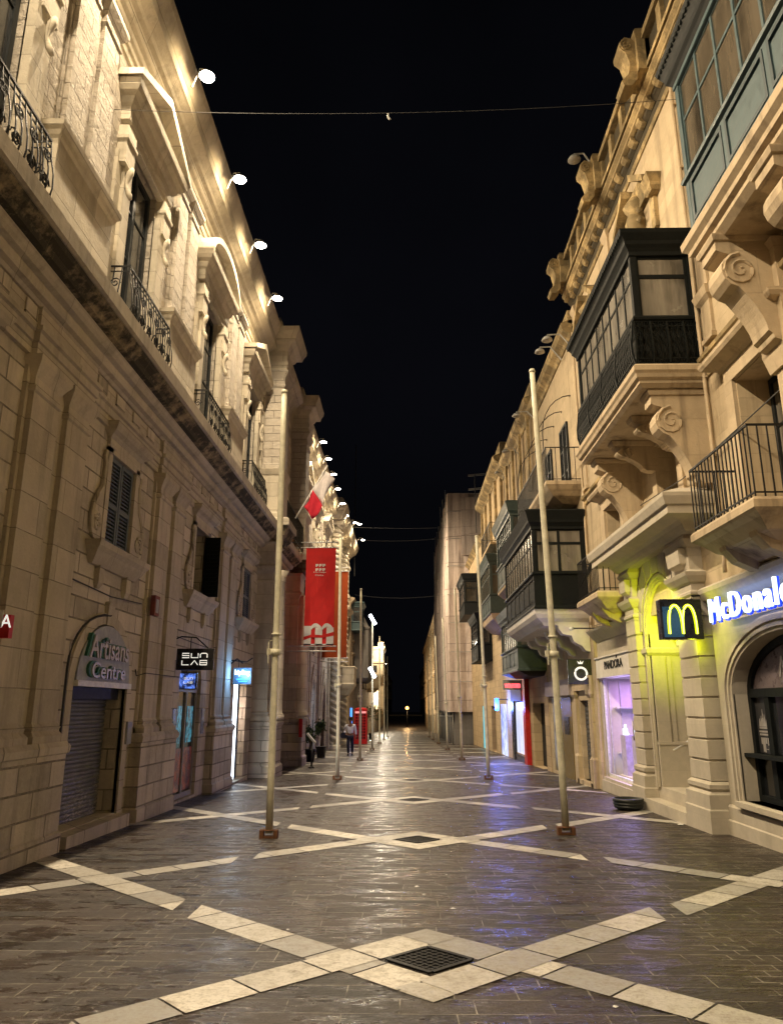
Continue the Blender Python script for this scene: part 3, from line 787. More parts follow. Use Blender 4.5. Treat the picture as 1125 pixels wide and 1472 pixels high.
for i, c in enumerate(BC2):
    upper_bay(c, i % 2 == 1)
    mb = MB(T)
    for s in (-1, 1): mb.box(c + s * .75, c + s * .95, -.05, .06, -1.2, 1.9)
    po = [(c - .98, 1.9), (c - .7, 2.75), (c, 3.6), (c + .7, 2.75), (c + .98, 1.9)]; pi_ = [(c - .75, 1.9), (c - .5, 2.5), (c, 3.0), (c + .5, 2.5), (c + .75, 1.9)]
    for k in range(4): mb.prism([po[k], po[k + 1], pi_[k + 1], pi_[k]], 0, .07)
    for s in (-2.0, 2.0): mb.loft(c + s - .2, c + s + .2, .14, [(0.04, -1.2), (.04, 1), (0, 1.1), (0, 6.2), (.06, 6.4)], -.02)
    mb.build('shop_arch', 'stoneL2', pal)
    mb = MB(T); mb.box(c - .72, c + .72, -.45, -.4, gz(c) + .1, 2.55)
    mb.build('shop_window', ('purple', 'doorlight', 'redlit')[i] if i < 2 else 'poster', pal)
upper_pier(35.0); upper_pier(39.8)
top_cornice(30.2, 45)
# ================================================================== ENCLOSED TIMBER BALCONY
def mullioned(tf, u0, u1, d, z0, z1, n, splits, mb_f, mb_g, fw=.045, dep=.05, axis='u'):
    """grid of framed panes on a plane d=const (axis u) or u=const (axis d: u0,u1 are depths, d is the u position)"""
    def bx(a0, a1, c0, c1, t0, t1, m):
        if axis == 'u': m.box(a0, a1, d + t0, d + t1, c0, c1)
        else: m.box(d + t0, d + t1, a0, a1, c0, c1)
    w = (u1 - u0) / n
    for i in range(n + 1): bx(u0 + i * w - fw / 2, u0 + i * w + fw / 2, z0, z1, -dep / 2, dep / 2, mb_f)
    for i in range(n):
        for z in [z0] + splits + [z1]:
            bx(u0 + i * w + fw / 2, u0 + (i + 1) * w - fw / 2, z - fw / 2, z + fw / 2, -dep / 2 + .004, dep / 2 - .004, mb_f)
            if z not in (z0, z1): pass
        bx(u0 + i * w, u0 + (i + 1) * w, z0, z1, -.006, .006, mb_g)
def enclosed_balcony(tf, u0, u1, d1, zb, zs, zr, zt, parent, paint, pane, n, side_n=1, splits=.38, panel='plain', roofmat=None, name='enclosed_balcony', scallop=True, sidepaint=None, ov=.16):
    """zb bottom, zs sill, zr roof underside, zt roof top"""
    mb = MB(tf)
    # corner posts, sill and head rails
    for u in (u0, u1):
        s = .05 if u == u0 else -.05
        mb.box(min(u, u + 2 * s), max(u, u + 2 * s), d1 - .1, d1, zb, zr)
        mb.box(min(u, u + 2 * s), max(u, u + 2 * s), 0, .08, zb, zr)
    mb.loft(u0, u1, d1, [(.0, zs - .05), (.04, zs - .035), (.05, zs), (.04, zs + .03), (0, zs + .035)], 0)
    mb.loft(u0, u1, d1, [(.0, zr - .08), (.02, zr - .07), (.02, zr)], 0)
    mb.loft(u0, u1, d1, [(.03, zb), (.03, zb + .05), (.01, zb + .07), (0, zb + .1)], 0)
    fr = mb.build(name, paint, parent)
    mf, mg = MB(tf), MB(tf)
    zsp = [zs + (zr - zs) * (1 - splits)]
    mullioned(tf, u0 + .1, u1 - .1, d1 - .05, zs + .03, zr - .08, n, zsp, mf, mg)
    for u, sg in ((u0 + .05, -1), (u1 - .05, 1)):
        mullioned(tf, .1, d1 - .1, u, zs + .03, zr - .08, side_n, zsp, mf, mg, axis='d', fw=.07)
    mf.build('window_frame', paint, fr); mg.build('window_glass', pane, fr)
    mb = MB(tf)
    if panel == 'lattice':
        pass
    else:
        mb.box(u0 + .1, u1 - .1, d1 - .07, d1 - .03, zb + .1, zs - .05)
        for u in (u0, u1): mb.box(min(u, u + (.05 if u == u0 else -.05)) , max(u, u + (.05 if u == u0 else -.05)), .08, d1 - .1, zb + .1, zs - .05)
        k = max(2, n // 2) if panel == 'plain' else panel
        w = (u1 - u0 - .2) / k
        for i in range(k):
            a, b = u0 + .1 + i * w, u0 + .1 + (i + 1) * w
            mb.box(a, a + .05, d1 - .03, d1 - .005, zb + .1, zs - .05); mb.box(b - .05, b, d1 - .03, d1 - .005, zb + .1, zs - .05)
            mb.box(a + .05, b - .05, d1 - .03, d1 - .005, zs - .14, zs - .05); mb.box(a + .05, b - .05, d1 - .03, d1 - .005, zb + .1, zb + .18)
            mb.box(a + .1, b - .1, d1 - .03, d1 - .015, zb + .23, zs - .19)
        mb.build('panelling', sidepaint or paint, fr)
    mb = MB(tf)
    mb.loft(u0, u1, d1, [(.02, zr), (.05, zr + .05), (.09, zr + .1), (.1, zr + .16), (ov, zt - .08), (ov + .02, zt - .02), (ov - .05, zt + .03), (-.2, zt + .1)], 0)
    if scallop:
        m = int((u1 - u0 + 2 * ov) / .09)
        for i in range(m):
            a = u0 - ov + (u1 - u0 + 2 * ov) * i / m
            mb.prism([(a + .008, zt - .08), (a + .075, zt - .08), (a + .06, zt - .13), (a + .024, zt - .13)], d1 + ov - .012, d1 + ov + .006)
    mb.build('balcony_roof', roofmat or paint, fr)
    return fr
RW = 4.78
TR = F(1, RW)
res = thing('restaurant_building', 'tall warm limestone building on the right with timber balconies above the yellow lit arch', 'building', (5.5, 9, 0))
# ---------------- shop storey
def arch_molding(mb, c, hw, z0, zs, rise, widths, d0=-.02):
    """concentric mouldings round an elliptical arch"""
    r = hw
    for w, d in widths:
        po = arc(c, zs, r + w, rise + w, PI, 0, 20); pi_ = arc(c, zs, r, rise, PI, 0, 20)
        for i in range(20): mb.prism([po[i], po[i + 1], pi_[i + 1], pi_[i]], d0, d)
        for s in (-1, 1):
            a, b = sorted((c + s * r, c + s * (r + w))); mb.box(a, b, d0, d, z0, zs)
        r += w; rise += w
mb = MB(TR)
wall_open(mb, -4, 11.75, -.6, 3.2, [(8.0, 11.25, [(.3, 2.55, .78)]), (3.4, 6.9, [(.3, 2.55, .78)])], -.35, 0)
mb.build('shop_wall', 'render_cream', res)
mb = MB(TR)
arch_molding(mb, 9.62, 1.63, .3, 1.77, .78, [(.05, .02), (.05, .05), (.03, .03), (.07, .07), (.04, .04)])
mb.build('arch_moulding', 'render_cream', res)
mb = MB(TR); mould(mb, -4, 11.75, [(.07, -.6), (.07, -.02), (.05, 0), (.05, .17), (.02, .2)]); mb.loft(7.95, 11.3, .06, [(0, .2), (.05, .22), (.05, .29), (0, .3)], -.3)
mb.build('shop_plinth', 'render_cream', res)
mb = MB(TR); mould(mb, -4, 11.75, [(.02, 3.1), (.05, 3.16), (.1, 3.2), (.16, 3.3), (.17, 3.36), (.12, 3.4)]); mb.build('shop_cornice', 'render_cream', res)
# the arched black window
mb = MB(TR)
c, hw, rr = 9.62, 1.6, .76
po = arc(c, 1.77, 1.62, .77, PI, 0, 20); pi_ = arc(c, 1.77, 1.52, .67, PI, 0, 20)
for i in range(20): mb.prism([po[i], po[i + 1], pi_[i + 1], pi_[i]], -.3, -.2)
for a, b in ((8.0, 8.1), (11.15, 11.24), (10.62, 10.75), (9.3, 9.38)): mb.box(a, b, -.3, -.2, .31, 1.77)
for z, h in ((.31, .08), (1.72, .12)): mb.box(8.11, 11.14, -.3, -.19, z, z + h)
mb.box(7.95, 11.28, -.3, -.06, .9, .95)
fr = mb.build('window_frame', 'black_paint', res)
mb = MB(TR); mb.box(10.75, 11.15, -.27, -.25, .96, 1.72); mb.build('picture_panel', plain('charcoal_panel', (.035, .035, .038), .45), fr)
mb = MB(TR)
cu = 10.95
for zz, ww in ((1.29, .13), (1.24, .15), (1.2, .14)): mb.box(cu - ww, cu + ww, -.249, -.245, zz, zz + .025)
for k, (du, hh) in enumerate(((-.1, .1), (-.05, .17), (0, .24), (.05, .15), (.1, .11))):
    mb.prism([(cu + du - .028, 1.32), (cu + du + .028, 1.32), (cu + du + .012, 1.32 + hh * .6), (cu + du, 1.32 + hh), (cu + du - .02, 1.32 + hh * .55)], -.249, -.245)
for du, hh in ((-.09, .1), (-.03, .08), (.02, .2), (.06, .19), (.1, .09)): mb.box(cu + du - .018, cu + du + .018, -.249, -.245, 1.17 - hh, 1.17)
mb.box(cu - .07, cu + .02, -.249, -.245, .99 + .02, 1.02)
mb.build('burger_drawing', 'silver_letter', fr)
mb = MB(TR); mb.box(8.1, 10.62, -.27, -.25, .96, 1.72); mb.box(8.1, 11.15, -.27, -.25, .38, .9); mb.build('pane', 'glass', fr)
mb = MB(TR); mb.prism([(p[0], p[1]) for p in arc(c, 1.84, 1.53, .61, PI, 0, 20)], -.26, -.25); mb.build('fanlight_panel', plain('mauve_grey_panel', (.15, .12, .125), .3), fr)
text('cafe_lettering', 'McCafé', (TR(10.3, -.245, 1.98)), (0, -1, 0), (0, 0, 1), .95, .28, .004, 'silver_letter', fr, shear=.4)
mb = MB(TR); mb.box(8.2, 10.5, -1.5, -1.45, .0, 2.6); mb.box(4, 11.5, -1.2, -.6, -.4, .2); mb.build('shop_interior', 'dark', res)
mb = MB(TR); mb.box(10.05, 10.5, -.9, -.87, 1.25, 1.68); mb.build('menu_screen', screen('menu_screen_glow', (.25, .28, .4), (.75, .5, .35), 1.2, 6), res)
mb = MB(TR); mb.box(9.5, 10.5, -.8, -.76, 1.62, 1.66); mb.build('ceiling_light', 'cold', res)
mb = MB(TR)
for z in (1.0, 1.08, 1.16): mb.box(9.6, 10.5, -.6, -.58, z, z + .02)
mb.build('counter_rail', 'silver_letter', res)
# portal piers (rusticated) + entrance arch
def pier(u0, u1, cap=True):
    mb = MB(TR)
    mb.loft(u0, u1, .22, [(.1, -.6), (.1, .1), (.08, .12), (.08, .32), (.02, .36), (.05, .4), (.05, .46), (0, .5)], -.1)
    z = .5
    while z < 3.3:
        z2 = min(z + .31, 3.3)
        mb.loft(u0, u1, .22, [(-.03, z), (0, z + .014), (0, z2 - .03), (-.03, z2 - .02), (-.03, z2)], -.1); z = z2
    mb.loft(u0, u1, .22, [(0, 3.3), (.03, 3.33), (.03, 3.37), (0, 3.4), (0, 3.5), (.04, 3.53), (.1, 3.62), (.12, 3.68), (.02, 3.72), (0, 3.74), (0, 4.1), (.05, 4.14), (.09, 4.22), (.05, 4.3)], -.1)
    mb.loft(u0 + .1, u1 - .1, .34, [(-.12, 3.78), (-.02, 3.85), (0, 4.1)], -.1)
    mb.build('rusticated_pier', 'render_cream', res)
pier(11.85, 12.65); pier(14.95, 15.55)
mb = MB(TR)
cE, hE = 13.8, .88
wall_open(mb, 12.6, 15.0, -.6, 4.4, [(cE - hE, cE + hE, [(.15, 3.84, hE)])], -1.1, .06)
mb.build('entrance_wall', 'render_cream', res)
mb = MB(TR); arch_molding(mb, cE, hE, .15, 3.0, hE, [(.04, .09), (.06, .12), (.03, .1)], .03)
for i in range(9):
    a = PI * (i + .5) / 9
    for e in (-.006, .006): pass
    p0 = (cE + (hE + .15) * math.cos(a), 3.0 + (hE + .15) * math.sin(a)); p1 = (cE + (hE + .62) * math.cos(a - 0), 3.0 + (hE + .72) * math.sin(a))
    t = Vector((math.cos(a), math.sin(a))); n = Vector((-t.y, t.x))
    a0 = PI * i / 9 + .02; a1 = PI * (i + 1) / 9 - .02
    q = [(cE + r_ * math.cos(x), 3.0 + rz * math.sin(x)) for r_, rz, x in ((hE + .15, hE + .15, a0), (hE + .42, hE + .62, a0), (hE + .42, hE + .62, a1), (hE + .15, hE + .15, a1))]
    mb.prism(q, .03, .13)
mb.loft(cE - hE - .3, cE - hE + .02, .1, [(0, 2.55), (.04, 2.6), (.04, 2.68), (0, 2.7)], -.9); mb.loft(cE + hE - .02, cE + hE + .3, .1, [(0, 2.55), (.04, 2.6), (.04, 2.68), (0, 2.7)], -.9)
mb.build('entrance_arch', 'render_cream', res)
mb = MB(TR); mb.box(cE - hE, cE + hE, -1.2, -1.12, .15, 3.9); mb.build('entrance_back', 'render_cream', res)
mb = MB(TR); uj = cE + hE
for d0, d1, th in ((-.2, .04, .05), (-.32, -.24, .03), (-.84, -.76, .03), (-1.1, -.9, .05)): mb.box(uj - th, uj, d0, d1, .95, 2.54)
mb.box(uj - .07, uj, -1.1, .05, .13, .9); mb.box(uj - .09, uj, -1.1, .06, .9, .949)
for i in range(10):
    a0 = PI * i / 10; a1 = PI * (i + 1) / 10
    mb.prism([(cE + (hE - .1) * math.cos(a), 3.0 + (hE - .1) * math.sin(a)) for a in (a0, a1)] + [(cE + hE * math.cos(a), 3.0 + hE * math.sin(a)) for a in (a1, a0)], -.75, -.5)
mb.build('jamb_panelling', 'render_cream', res)
mb = MB(TR); mb.box(cE - .6, cE + .6, -1.12, -1.06, .15, 2.6); mb.build('entrance_door', 'glass', res)
mb = MB(TR); mb.box(12.76, 14.84, -.5, .32, -.6, -.06); mb.box(cE - hE, cE + hE, -1.1, -.1, -.06, .12); mb.build('entrance_step', 'render_cream', res)
mb = MB(TR); mb.tube([(cE + hE - .06, -.85, 1.15), (cE + hE - .06, -.2, .8)], .022, 6); mb.tube([(cE + hE, -.7, 1.07), (cE + hE - .06, -.7, 1.07)], .015, 5); mb.build('handrail', 'white_metal', res)
# portal cornice slab with crowning ledge
mb = MB(TR)
mb.loft(11.6, 15.6, .3, [(0, 4.3), (.05, 4.34), (.1, 4.42), (.16, 4.46), (.42, 4.5), (.42, 4.62), (.46, 4.64), (.5, 4.76), (.5, 4.82), (.1, 5.0), (-.1, 5.04)], -.05)
mb.build('portal_cornice', 'render_cream', res)
# jewellery shop
mb = MB(TR); wall_open(mb, 15.55, 19.0, -.6, 3.3, [(15.8, 18.85, [(-.02, 2.25, 0)])], -.12, -.02); mb.build('jewellery_wall', 'render_cream', res)
mb = MB(TR); mould(mb, 15.6, 19.05, [(.0, 3.15), (.04, 3.2), (.12, 3.3), (.2, 3.38), (.22, 3.42), (.1, 3.46)]); mb.build('jewellery_cornice', 'render_cream', res)
mb = MB(TR); mb.box(15.75, 18.95, -.02, .05, 2.26, 2.72); mb.box(15.7, 19, -.02, .08, 2.725, 2.76); bd_ = mb.build('shop_fascia', 'white_render', res)
text('shop_lettering', 'PANDORA', TR(18.1, .056, 2.44), (0, -1, 0), (0, 0, 1), 1.5, .19, .012, 'dark_letter', bd_)
mb = MB(TR); mb.prism([(17.0, 2.66), (17.1, 2.66), (17.05, 2.72)], .05, .062); mb.build('crown_mark', 'dark_letter', bd_)
mb = MB(TR); mb.box(15.75, 18.86, -2.2, -2.15, -.1, 2.25); mb.box(18.86, 18.9, -2.2, -.13, -.1, 2.25); mb.build('shop_interior', 'white_render', res)
mb = MB(TR); mb.box(15.81, 16.45, -.1, -.05, 0, 2.24); mb.build('door_leaf', plain('lilac_grey_leaf', (.4, .36, .46), .4), res)
mb = MB(TR); mb.box(15.7, 15.75, -2.2, -.13, -.1, 2.3); mb.box(15.75, 18.86, -2.2, -.13, 2.251, 2.3); mb.build('shop_lining', 'white_render', res)
mb = MB(TR)
for u in (17.0, 17.9): 
    mb.box(u, u + .4, -.6, -.25, -.1, .95)
mb.build('display_case', plain('lilac_plinth', (.55, .5, .75), .4), res)
mb = MB(TR)
for u in (17.0, 17.9):
    for k in range(5): mb.lathe_ = None; mb.box(u + .03 + k * .075, u + .06 + k * .075, -.35, -.3, .95, 1.0 + .09 * (k % 3))
mb.build('jewellery', 'signwhite', res)
mb = MB(TR); mb.box(17.2, 17.6, -.6, -.56, 1.68, 1.76); mb.build('red_display', 'pink', res)
mb = MB(TR)
for u in (15.82, 18.78): mb.box(u, u + .05, -.11, -.06, 0.0, 2.24)
mb.box(15.88, 18.77, -.11, -.06, -.02, .05); wf = mb.build('window_frame', 'white_metal', res)
mb = MB(TR)
for k in range(7): mb.box(18.835, 18.858, -.22 - k * .27, -.19 - k * .27, 0, 2.2)
for z in (.5, 1.55): mb.box(18.6, 18.83, -1.2, -.3, z, z + .03)
mb.build('wall_slat', 'white_metal', res)
mb = MB(TR); mb.box(16.9, 18.4, -.75, -.2, -.1, .06); mb.build('display_base', 'white_render', res)
mb = MB(TR); mb.tube([(16.36, .0, .9), (16.36, .0, 1.3)], .015, 6); mb.build('door_handle', 'silver_letter', res)
mb = MB(TR); mb.box(15.6, 18.9, -.5, .1, -.6, -.1); mb.box(15.62, 18.88, -.45, .06, -.1, -.03); mb.build('shop_step', 'render_cream', res)
lamp_obj('shop_light', 'AREA', (6.0, 17.3, 2.2), 120, (.66, .36, 1), res, shape='RECTANGLE', size=1.4, size_y=2.4, rot=(0, 0, 0))
lamp_obj('shop_light', 'AREA', (5.6, 17.5, .0), 34, (.25, .35, 1), res, shape='RECTANGLE', size=1.0, size_y=2.0, rot=(0, PI, 0))
lamp_obj('shop_light', 'AREA', (5.0, 17.3, 1.2), 60, (.5, .4, 1), res, shape='RECTANGLE', size=2.0, size_y=1.6, rot=(0, PI / 2, 0))

# ---------------- upper wall of the restaurant building
wins = [(8.7, 10.2), (12.35, 13.55), (16.0, 17.4)]
cols = [(8.75, 9.95, [(4.0, 6.15, 0)]), (12.4, 13.4, [(5.0, 6.35, 0)]), (15.95, 17.15, [(4.0, 6.1, 0)])]
mb = MB(TR); wall_open(mb, -4, 19.0, 3.3, 6.55, cols, -.6, 0)
cols = [(11.7, 13.9, [(6.9, 9.2, 0)]), (5.2, 8.0, [(7.9, 10.2, 0)])]
wall_open(mb, -4, 19.0, 6.55, 12.7, cols, -.6, 0)
mb.build('upper_wall', 'stoneR', res)
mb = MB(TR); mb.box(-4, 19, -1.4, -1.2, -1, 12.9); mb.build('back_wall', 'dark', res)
for k, (a, b, z0, z1) in enumerate(((8.75, 9.95, 3.98, 6.15), (12.4, 13.4, 5.0, 6.35), (15.95, 17.15, 3.98, 6.1))):
    mb = MB(TR)
    for x0, x1 in ((a - .26, a - .02), (b + .02, b + .26)):
        mb.box(x0, x1, -.02, .06, z0, z1 + .22); 
    mb.box(a - .26, b + .26, -.02, .062, z1 + .02, z1 + .24)
    if k != 1:
        for x0, x1 in ((a - .36, a - .27), (b + .27, b + .36)): mb.box(x0, x1, -.02, .035, z0 + .3, z1)
        mb.loft(a - .32, b + .32, .08, [(0, z1 + .245), (.03, z1 + .29), (.1, z1 + .33), (.19, z1 + .37), (.22, z1 + .42), (.22, z1 + .47), (0, z1 + .55)], -.02)
    mb.build('window_surround', 'stoneRc', res)
    french_window(TR, a + .02, b - .02, z0, z1 - .02, -.5, res, 'dark_paint', ('glass_pale', 'dark', 'glass_pale')[k], 3, 'window', 2)
# string courses
mb = MB(TR); mould(mb, -4, 10.9, [(.0, 6.72), (.05, 6.74), (.05, 6.82), (.12, 6.88), (.13, 6.94), (.02, 6.98)]); mould(mb, -4, 10.9, [(.0, 6.6), (.03, 6.61), (.03, 6.66), (.0, 6.67)])
mould(mb, 15.0, 19.0, [(.0, 6.72), (.05, 6.74), (.05, 6.82), (.12, 6.88), (.13, 6.94), (.02, 6.98)])
mb.build('string_course', 'stoneRtop', res)
for c in (10.55, 15.35, 18.75):
    mb = MB(TR); mb.loft(c - .16, c + .16, .05, [(.03, 7.1), (.03, 7.18), (0, 7.22), (0, 12.2), (.04, 12.3), (.06, 12.4)], -.02); mb.loft(c - .17, c + .17, .05, [(0, 7.75), (.06, 7.82), (.09, 7.95), (0, 8.0)], -.02)
    mb.build('pilaster_strip', 'stoneRc', res)
# pedimented niches above the balconies
for c in (13.0, 17.0, 6.4):
    mb = MB(TR)
    for s in (-1, 1): mb.box(c + s * .8 - .1, c + s * .8 + .1, -.02, .08, 10.3 if c != 6.4 else 11, 11.2)
    for s in (-1, 1):
        mb.prism([(c + s * 1.0, 11.2), (c + s * 1.0, 11.34), (c + s * .25, 11.92), (c + s * .25, 11.76)], -.02, .3)
        mb.loft(c + s * .95 - .13, c + s * .95 + .13, .16, [(0, 10.95), (.04, 11.0), (.04, 11.08), (.1, 11.18), (.12, 11.24)], -.02)
    mb.prism([(c - .8, 11.18), (c + .8, 11.18), (c + .25, 11.78), (c - .25, 11.78)], -.02, .1)
    mb.lathe(c, .1, [(.05, 10.6), (.2, 10.75), (.24, 10.95), (.16, 11.2), (.26, 11.35), (.12, 11.55), (.02, 11.65)], 9)
    rnd = random.Random(int(c * 7))
    for k in range(16):
        a = rnd.uniform(0, 2 * PI); r_ = rnd.uniform(.1, .3)
        mb.lathe(c + r_ * math.cos(a), .14, [(.01, 11.05 + r_ * math.sin(a) * 1.6 - .07), (.07, 11.05 + r_ * math.sin(a) * 1.6), (.01, 11.05 + r_ * math.sin(a) * 1.6 + .07)], 6)
    mb.build('niche_pediment', 'stoneRtop', res)
# main cornice with modillions, parapet of pierced panels, scroll piers
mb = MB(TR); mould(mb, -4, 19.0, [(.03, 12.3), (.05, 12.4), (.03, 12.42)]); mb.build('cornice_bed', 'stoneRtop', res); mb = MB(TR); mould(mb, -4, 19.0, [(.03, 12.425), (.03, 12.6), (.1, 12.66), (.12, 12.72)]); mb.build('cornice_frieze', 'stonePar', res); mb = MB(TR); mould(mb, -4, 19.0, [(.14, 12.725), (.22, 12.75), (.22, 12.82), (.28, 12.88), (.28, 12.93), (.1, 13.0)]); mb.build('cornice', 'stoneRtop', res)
mb = MB(TR); u = -4
while u < 18.8:
    mb = MB(TR); mb.prism([(.05, 12.745), (.2, 12.745), (.19, 12.68), (.12, 12.62), (.05, 12.6)], u, u + .2, ax=0); u += .52; mb.build('modillion', 'stoneRtop', res)
mb = MB(TR)
mb.box(-4, 19, .08, .3, 13.0, 13.1); mb.box(-4, 19, .06, .34, 13.66, 13.8); 
u = -4
while u < 19:
    mb.box(u, u + .2, .1, .28, 13.1, 13.66); u += .8
mb.build('parapet', 'stoneRtop', res)
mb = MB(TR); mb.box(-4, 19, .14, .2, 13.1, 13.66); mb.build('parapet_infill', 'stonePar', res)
for c in (18.6, 14.75, 11.5, 7.9, 4.2):
    mb = MB(TR)
    mb.loft(c - .3, c + .3, .44, [(0, 12.98), (0, 13.7), (.04, 13.74), (.04, 13.82), (0, 13.9)], 0)
    # S scroll leaning out of the parapet
    o = [(.44, 13.75), (.62, 13.8), (.72, 13.68), (.72, 13.55), (.62, 13.45), (.56, 13.2), (.6, 12.95), (.74, 12.8), (.7, 12.7), (.56, 12.7), (.44, 12.85)]
    mb.prism(o, c - .2, c + .2, ax=0)
    for us in (c - .2, c + .2): mb.tube([(us, q[0], q[1]) for q in spiral(.6, 13.62, .12, .02, 1.7, PI / 2, 18, -1)], .025, 5)
    mb.build('scroll_pier', 'stoneRtop', res)

# ---------------- black balcony
ub0, ub1, db = 10.95, 14.85, RW - 3.72
bb = enclosed_balcony(TR, ub0, ub1, db - .04, 6.86, 7.72, 8.95, 9.3, res, 'black_paint', 'glass_pale', 8, 1, .36, 'lattice', ov=.17)
mb = MB(TR)
# bellied lattice apron
def belly(t): return .07 * math.sin(PI * t) * (1.2 - t)
zz0, zz1 = 6.9, 7.66
def lat(pfun, L):
    n = int(L / .085)
    for i in range(n + 1):
        a = L * i / n
        mb.tube([pfun(a, zz0 + (zz1 - zz0) * t, belly(t)) for t in (0, .2, .4, .6, .8, 1)], .009, 4)
        for sg in (-1, 1):
            pts = []
            for t in (0, .25, .5, .75, 1):
                aa = a + sg * .28 * (t - .5)
                if 0 <= aa <= L: pts.append(pfun(aa, zz0 + (zz1 - zz0) * t, belly(t) + .006))
            if len(pts) > 1: mb.tube(pts, .012, 3)
    for z in (zz0, zz0 + .09, zz1 - .09, zz1): mb.tube([pfun(a, z, belly((z - zz0) / (zz1 - zz0)) + .004) for a in (0, L)], .014, 4)
    for i in range(5):
        a = L * i / 4; mb.tube([pfun(a, zz0 + (zz1 - zz0) * t, belly(t) + .01) for t in (0, .25, .5, .75, 1)], .022, 4)
lat(lambda a, z, e: (ub0 + a, db + e, z), ub1 - ub0)
lat(lambda a, z, e: (ub0 - e, a, z), db); lat(lambda a, z, e: (ub1 + e, a, z), db)
mb.build('lattice_apron', 'black_paint', bb)
mb = MB(TR); mb.box(ub0 + .06, ub1 - .06, db - .12, db - .09, 6.88, 7.68); mb.box(ub0 + .06, ub0 + .09, .05, db - .12, 6.88, 7.68); mb.build('apron_lining', plain('dark_lining', (.03, .032, .03), .7), bb)
mb = MB(TR); mb.loft(ub0 - .05, ub1 + .05, db, [(-.06, 6.5), (0, 6.56), (.0, 6.6), (.05, 6.64), (.07, 6.7), (.1, 6.74), (.1, 6.82), (.06, 6.86)], 0); mb.build('balcony_slab', 'stoneRc', res)
for c in (11.2, 12.25, 13.5, 14.6):
    big = c in (11.2, 14.6)
    scroll_bracket(TR, c, .3 if big else .2, .86 if big else .8, 4.95 if big else 5.9, 6.42, res)
# ---------------- teal balcony
tu0, tu1, td = 3.2, 8.95, RW - 3.95
tb = enclosed_balcony(TR, tu0, tu1, td, 7.84, 8.72, 10.35, 10.75, res, 'teal_paint', 'glass_warm', 10, 2, .42, 5, ov=.17, roofmat='black_paint')
mb = MB(TR)
k = 5; w = (tu1 - tu0 - .2) / k
for i in range(k):
    a, b = tu0 + .1 + i * w, tu0 + .1 + (i + 1) * w
    for x0, x1, z0, z1 in ((a + .05, a + .1, 7.99, 8.62), (b - .1, b - .05, 7.99, 8.62), (a + .1, b - .1, 7.99, 8.04), (a + .1, b - .1, 8.57, 8.62)): mb.box(x0, x1, td - .03, td + .006, z0, z1)
mb.build('panel_moulding', 'teal_shade', tb)
mb = MB(TR); mb.loft(tu0 - .08, tu1 + .08, td, [(-.12, 7.4), (-.04, 7.48), (-.04, 7.54), (.02, 7.58), (.03, 7.64), (.09, 7.7), (.1, 7.8), (.04, 7.84)], 0); mb.build('balcony_slab', 'stoneRc', res)
for c in (8.55, 7.0, 5.0): 
    scroll_bracket(TR, c, .42, .82, 5.95, 7.36, res); 
    mb = MB(TR); mb.loft(c - .27, c + .27, .1, [(0, 5.7), (0.02, 5.8), (.05, 5.95), (.05, 7.2), (.1, 7.3)], -.02); mb.build('bracket_back', 'stoneRc', res)
# ---------------- iron balconies
for (a, b) in ((8.35, 10.25), (15.6, 17.45)):
    dd = RW - 4.05
    mb = MB(TR); mb.loft(a, b, dd, [(-.62, 3.42), (-.45, 3.5), (-.2, 3.62), (-.08, 3.75), (0, 3.8), (.03, 3.83), (.03, 3.92), (0, 3.96)], 0); mb.build('balcony_slab', 'stoneRc', res)
    for c in (a + .5, b - .5):
        mb = MB(TR); mb.prism([(0, 3.3), (.2, 3.34), (.42, 3.44), (.55, 3.6), (.6, 3.78), (0, 3.78)], c - .1, c + .1, ax=0); mb.build('bracket', 'stoneRc', res)
    iron_rail(TR, a + .03, b - .03, dd - .03, 3.97, 4.86, res, 'iron_railing', .105)
# closed parasol leaning and pole on second balcony handled as its own thing later

for u, z0, z1 in ((15.45, 3.5, 6.5), (10.85, 3.5, 12.2), (19.0, 3.6, 11.8)):
    mb = MB(TR); mb.tube([(u, .06, z1), (u, .06, z0 + .3), (u - .03, .1, z0 + .15), (u - .03, .1, z0)], .032, 7)
    k = z0 + .5
    while k < z1: mb.box(u - .05, u + .05, 0, .07, k, k + .03); k += 1.3
    mb.build('downpipe', 'stoneRc', res)
for pts in ([(15.6, .03, 5.6), (12.0, .12, 5.3), (8.2, .03, 5.5)], [(15.7, .03, 3.52), (17.2, .04, 3.5), (18.9, .03, 3.56)], [(19.0, .03, 8.2), (15.2, .03, 8.05)]):
    mb = MB(TR); mb.tube(pts, .009, 4); mb.build('cable_run', 'cable', res)
# ================================================================== RIGHT BUILDING 2 (dark balcony, white corbels)
b2 = thing('stepped_building', 'limestone building with a long dark timber balcony carried on white stepped corbels', 'building', (5.5, 23, 0))
X2 = 4.72; T2 = F(1, X2)
mb = MB(T2); wall_open(mb, 19.0, 25.4, -1.2, 3.3, [(19.7, 20.9, [(gz(20) + .1, 1.75, 0)]), (22.0, 25.0, [(gz(23) + .05, 1.85, 0)])], -.4, 0)
mb.box(19.0, 25.4, -.4, 0, 3.3, 12.0); mb.build('wall', 'stoneR', b2)
mb = MB(T2); mould(mb, 19, 25.4, [(.04, 11.7), (.1, 11.8), (.25, 11.9), (.3, 12.0), (.3, 12.1), (.1, 12.2)]); mb.box(19, 25.4, -.3, .1, 12.1, 12.5); mb.build('cornice', 'stoneRtop', b2)
mb = MB(T2); z = gz(20) + .12
while z < 1.75: mb.box(19.7, 20.9, -.16, -.12, z, z + .1); z += .115
mb.build('roller_shutter', 'roller', b2)
mb = MB(T2)
for u in (19.35, 21.05): mb.loft(u, u + .3, .08, [(.04, -1), (.04, .3), (0, .36), (0, 1.8), (.05, 1.9), (.05, 2.0)], -.02)
